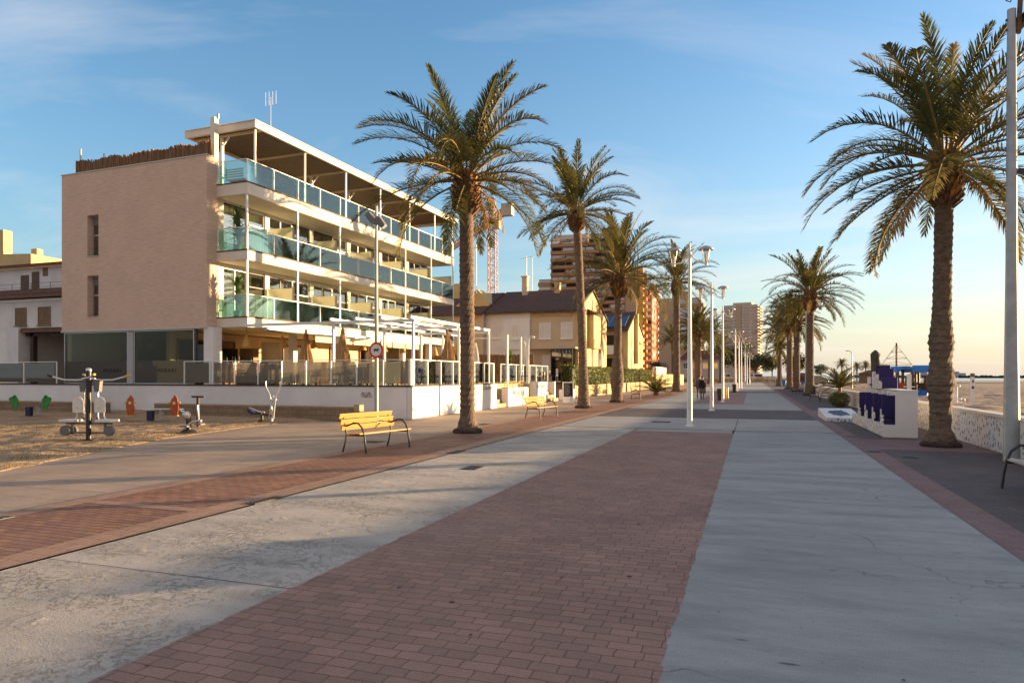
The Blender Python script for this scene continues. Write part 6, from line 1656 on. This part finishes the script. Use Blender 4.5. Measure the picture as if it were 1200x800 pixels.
def stepped(label, loc, n, col, m2, seed, W=9, Dp=14, rz=0):
    t = thing('apartment_tower', label, 'apartment block', (loc[0], loc[1], 0), rz); fh = 3.0; rg = random.Random(seed)
    b = MB(); b.box(-W, 0, 0, Dp, 0, n * fh + 1.5); b.ob('wall', col, t)
    for k in range(n):
        b = MB(); b.box(-W * .62, .9, -1.5, Dp * .9, 1 + k * fh, 2.2 + k * fh); b.ob('balcony', m2 if k % 2 else 'shutter_white', t)
        b = MB(); b.box(-W * .55, -W * .1, -.05, -.01, 2.3 + k * fh, 3.9 + k * fh); b.ob('window', 'glass_window', t)
        b = MB(); b.box(.01, .06, 1, Dp * .8, 2.3 + k * fh, 3.8 + k * fh); b.ob('side_window', 'glass_window', t)
    b = MB(); b.box(-W * .7, -W * .3, 2, Dp * .6, n * fh + 1.5, n * fh + 4.2); b.ob('roof_block', col, t)
    return t
stepped('red and white striped balcony tower beyond the solar panel house', (-45.79, 354.87), 15, 'rust_brick', 'orange_brick', 1, 6, 14)
stepped('bright sunlit yellow balcony tower right of the striped one', (-46.43, 397.04), 13, 'yellow_tower', 'yellow_tower', 2, 8, 16)
stepped('plain orange tower second from the right of the sunlit group', (-47.64, 439.01), 13, 'orange_brick', 'orange_brick', 3, 8, 16)
stepped('rightmost dark rust tower of the sunlit group, left of the straight palm', (-47.64, 481.41), 15, 'rust_brick', 'rust_brick', 4, 9, 18)
t = tower('tall pale pink tower block standing alone beyond the lamp row', (5.00, 637.68), R(-8), 29, 24, 23, 2.75, 'pale_tower', 'pale_tower', 'pale_tower', seed=9, over=.5, side=False, plain=True)
for k in range(23):
    b = MB(); b.box(.01, 1.8, .5, 20, 1.2 + k * 2.75, 2.4 + k * 2.75); b.ob('side_balcony', 'pale_tower', t)
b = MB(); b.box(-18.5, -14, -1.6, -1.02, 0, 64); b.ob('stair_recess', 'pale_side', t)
stepped('low brown block half hidden behind the stout left palm', (-18.07, 269.22), 10, 'pale_side', 'brown_brick', 6, 16, 14)
t = thing('villa', 'low pinkish villa with a red roof behind the lamp posts', 'house', (*(-7.84, 193.32), 0))
b = MB(); b.box(-11, 0, 0, 10, 0, 6.2); b.ob('wall', 'pale_tower', t)
b = MB(); b.prism([(-11.6, 6.2), (.6, 6.2), (-2.5, 8.6), (-8.5, 8.6)], 'y', -.6, 10.6); b.ob('roof', 'terracotta_tile', t)
for k in range(4): win_y(t, -10 + k * 2.6, -8.6 + k * 2.6, 0, 3.6, 5.2)
# tower crane
cx0, cy0 = (-57.26, 149.47)
t = thing('tower_crane', 'red and cream lattice tower crane rising behind the tan terrace house', 'crane', (cx0, cy0, 0))
def lattice(b, p, q, w, step, r=.07, tri=False):
    p, q = Vector(p), Vector(q); d = (q - p); L = d.length; d.normalize()
    u = Vector((0, 0, 1)) if abs(d.z) < .8 else Vector((1, 0, 0)); s = d.cross(u).normalized(); u = s.cross(d).normalized()
    cs = [(-1, -1), (1, -1), (1, 1), (-1, 1)] if not tri else [(-1, -1), (1, -1), (0, 1)]
    off = [(s * a + u * c) * (w / 2) for a, c in cs]
    for o in off: b.beam(p + o, q + o, r * 1.6, r * 1.6)
    n = int(L / step)
    for i in range(n):
        a = p + d * (L * i / n); c = p + d * (L * (i + 1) / n)
        for j in range(len(off)):
            o1, o2 = off[j], off[(j + 1) % len(off)]
            b.beam(a + (o1 if i % 2 else o2), c + (o2 if i % 2 else o1), r, r)
            b.beam(a + o1, a + o2, r, r)
zj = 37.8
b = MB(); lattice(b, (0, 0, 0), (0, 0, zj), 1.7, 1.7, .11); b.ob('mast', 'crane_red', t)
jd = Vector((-15.6, 18.9, 0)).normalized()
b = MB(); lattice(b, jd * .9 + Vector((0, 0, zj + .6)), jd * 46 + Vector((0, 0, zj + .6)), 1.5, 1.6, .13, True); b.ob('jib', 'crane_red', t)
b = MB(); lattice(b, -jd * .9 + Vector((0, 0, zj + .5)), -jd * 11 + Vector((0, 0, zj + .5)), 1.2, 1.6, .13); b.ob('counter_jib', 'crane_yellow', t)
b = MB(); b.box(-1.1, 1.1, -1.1, 1.1, zj - .3, zj + .5); b.ob('slewing_ring', 'dark_brown', t)
b = MB(); lattice(b, (0, 0, zj + .5), (0, 0, zj + 5.6), 1.0, 1.2, .10); b.ob('apex', 'crane_red', t)
b = MB(); c = -jd * 10.2; b.box(c.x - 1.2, c.x + 1.2, c.y - .9, c.y + .9, zj - .9, zj + 1.7); b.ob('counterweight', 'counterweight', t)
b = MB(); b.tube([(0, 0, zj + 5.5), tuple(jd * 30 + Vector((0, 0, zj + 1.3)))], .05, 4); b.tube([(0, 0, zj + 5.5), tuple(-jd * 9.5 + Vector((0, 0, zj + 1.1)))], .05, 4); b.ob('tie_cables', 'black_metal', t)
b = MB(); b.box(.9, 2.1, -1.5, -.2, zj - 2.0, zj - .2); b.ob('cab', 'crane_yellow', t)
# antenna masts on the roofs
t = thing('antenna_mast', 'tall thin TV mast above the roofs, left of the brown tower', 'antenna', (*(-31.13, 95.06), 6))
b = MB(); b.tube([(0, 0, 0), (0, 0, 13.2)], .05, 5); b.tube([(.9, 0, 0), (.9, 0, 12.9)], .03, 5); b.ob('mast', 'galvanised', t)
b = MB(); b.beam((-.9, 0, 12.8), (1.2, 0, 13.1), .06, .06)
for k in range(6): b.beam((-.7 + k * .35, -.3, 12.8 + k * .05), (-.7 + k * .35, .3, 12.8 + k * .05), .05, .05)
b.ob('yagi', 'galvanised', t)
t = thing('antenna_mast', 'small TV antenna on the tan terrace house roof beside the palm trunk', 'antenna', (*(-23.61, 57.42), 9))
b = MB(); b.tube([(0, 0, 0), (0, 0, 4.6)], .04, 5); b.ob('mast', 'galvanised', t)
b = MB(); b.beam((-.5, 0, 4.3), (.6, 0, 4.3), .05, .05)
for k in range(4): b.beam((-.4 + k * .3, 0, 4.0), (-.4 + k * .3, 0, 4.6), .04, .04)
b.ob('yagi', 'galvanised', t)

# ------------------------------------------------------------------ trees at the end of the promenade
def tree(label, loc, h, cr, seed, mats, n=2600, trunk=.3, group='trees closing the end of the promenade', flat=.75, leaf=.5):
    rg = random.Random(seed); t = thing('leafy_tree', label, 'tree', (loc[0], loc[1], 0), 0, group)
    b = MB(); b.tube([(0, 0, 0), (.1, 0, h * .35), (.0, .1, h * .6)], [trunk, trunk * .75, trunk * .4], 8)
    blobs = []
    for k in range(11):
        a = rg.uniform(0, 6.28); r = cr * rg.uniform(.15, .75); c = Vector((math.cos(a) * r, math.sin(a) * r, h * .62 + rg.uniform(-.24, .26) * h * (1 - r / cr * .5))); blobs.append((c, cr * rg.uniform(.28, .5)))
        b.tube([(0, 0, h * .3), tuple(c * .5 + Vector((0, 0, h * .2))), tuple(c)], [trunk * .45, trunk * .3, trunk * .1], 5)
    b.ob('trunk', 'bark', t)
    b = MB()
    for k in range(n):
        c, r = blobs[rg.randrange(len(blobs))]; d = Vector((rg.gauss(0, 1), rg.gauss(0, 1), rg.gauss(0, 1))).normalized(); p = c + Vector((d.x, d.y, d.z * flat)) * r * (rg.random() ** .4) * rg.uniform(.85, 1.2)
        u = Vector((rg.gauss(0, 1), rg.gauss(0, 1), rg.gauss(0, .6))).normalized(); v = u.cross(Vector((rg.gauss(0, 1), rg.gauss(0, 1), rg.gauss(0, 1)))).normalized(); s = leaf * rg.uniform(.5, 1.2)
        b.face([p - v * s * .35, p + u * s * .5 - v * s * .3, p + u * s, p + v * s * .35], 1 if rg.random() < .3 else 0)
    b.ob('crown', mats, t, fix=False); return t
T1 = tree('dark rounded tree directly behind the thin distant lamp posts', (-4.58, 215.67), 12.5, 6.5, 1, ['tree_dark', 'tree_olive'], 4200)
tree('broad olive tree right of the furthest lamp post', (0.93, 207.00), 9.5, 6., 2, ['tree_olive', 'tree_dark'], 4200)
dup(T1, 'low dark tree at the right of the end group, behind the right palms', (*(6.10, 230.01), 0), 2.0, .72)
dup(T1, 'dark tree left of the end group, behind the third lamp post', (*(-10.10, 229.62), 0), 4.0, .95)
tree('small olive tree showing between the right palm trunks', (11.44, 205.39), 8.2, 4.6, 5, ['tree_olive', 'tree_dark'], 3000)
dup(T1, 'low round tree right of the lone right palm trunk', (*(22.94, 262.43), 0), 1.0, .5)
dup(T1, 'dark tree low behind the straight left palm', (*(-19.09, 205.27), 0), 5.0, .6)
dup(T1, 'tree beyond the sunlit towers at the foot of the yellow one', (*(-27.62, 218.17), 0), 3.2, .55)
t = thing('shrub_bank', 'low dry shrub bank crossing the far end of the promenade', 'shrubs', (0, 184, 0))
b = MB(); rg = random.Random(8)
for k in range(5200):
    x = rg.uniform(-26, 14); p = Vector((x, rg.uniform(-1.2, 1.2), max(0, rg.gauss(.45, .28)))); u = Vector((rg.gauss(0, 1), rg.gauss(0, 1), abs(rg.gauss(.5, .6)))).normalized(); v = Vector((1, 0, 0)); s = rg.uniform(.12, .34)
    b.face([p - v * s * .3, p + v * s * .3, p + u * s * 1.5], rg.choice((0, 0, 1)))
b.ob('foliage', ['palm_dry', 'tree_olive'], t, fix=False)
# ------------------------------------------------------------------ vehicles on the far road
def van(label, loc, rz, col, L=5.2, h=2.3):
    t = thing('parked_van', label, 'van', (loc[0], loc[1], 0), rz)
    b = MB(); b.prism([(-L / 2, .35), (L / 2, .35), (L / 2, 1.0), (L / 2 - .25, 1.25), (L / 2 - .95, 1.4), (L / 2 - 1.6, h), (-L / 2 + .1, h), (-L / 2, h - .3)], 'y', -.95, .95); b.ob('body', col, t, bevel=.05)
    b = MB(); b.prism([(L / 2 - 1.05, 1.42), (L / 2 - 1.62, h - .16), (L / 2 - 2.5, h - .16), (L / 2 - 2.5, 1.42)], 'y', -.962, .962); b.box(-L / 2 + .4, L / 2 - 2.8, -.96, .96, 1.45, h - .22); b.ob('window', 'glass_dark', t)
    for x in (-L / 2 + .9, L / 2 - .95):
        for y in (-.9, .9):
            b = MB(); b.lathe([(.2, -.1), (.34, -.1), (.34, .1), (.2, .1)], (x, y, .34), 14, axis='y', smooth=False); b.ob('wheel', 'rubber', t)
    for y in (-.65, .65):
        b = MB(); b.box(L / 2 - .03, L / 2 + .01, y - .18, y + .18, .75, .95); b.ob('headlight', 'plastic_white', t)
    return t
v = van('white van parked behind the third lamp post', (-7.01, 201.03), R(5), 'car_white')
dup(v, 'second white van parked right of the lamp row', (*(0.47, 205.78), 0), R(182))
van('silver van parked in front of the dark end trees', (-2.23, 200.59), R(0), 'car_silver', 4.6, 1.8)
van('dark car parked at the foot of the end trees, left of the lamps', (-9.57, 196.95), R(0), 'car_dark', 4.4, 1.6)
van('pale car parked before the olive tree', (2.70, 202.32), R(178), 'car_silver', 4.3, 1.5)
van('white car parked between the right palms and the end trees', (5.36, 202.20), R(0), 'car_white', 4.3, 1.5)
van('red van parked behind the lone right palm', (8.43, 130.14), R(20), 'car_red', 4.6, 2.2)
van('dark car parked beside the red van, right of the palm trunk', (10.31, 128.68), R(40), 'car_dark', 4.2, 1.7)
# far port across the water
t = thing('port_building', 'pale port sheds low on the horizon right of the big palm', 'building', (*(679.50, 2782.31), 0))
b = MB(); b.box(-26, 26, -8, 8, 0, 11); b.box(-12, 6, -8, 8, 11, 16); b.ob('wall', 'far_port', t)
t = thing('port_building', 'long pale ship-like silhouette low on the horizon behind the play towers', 'building', (*(569.11, 2743.54), 0))
b = MB(); b.box(-42, 42, -8, 8, 0, 9); b.box(-25, 10, -8, 8, 9, 15); b.box(-38, -30, -6, 6, 9, 24); b.ob('wall', 'far_port', t)
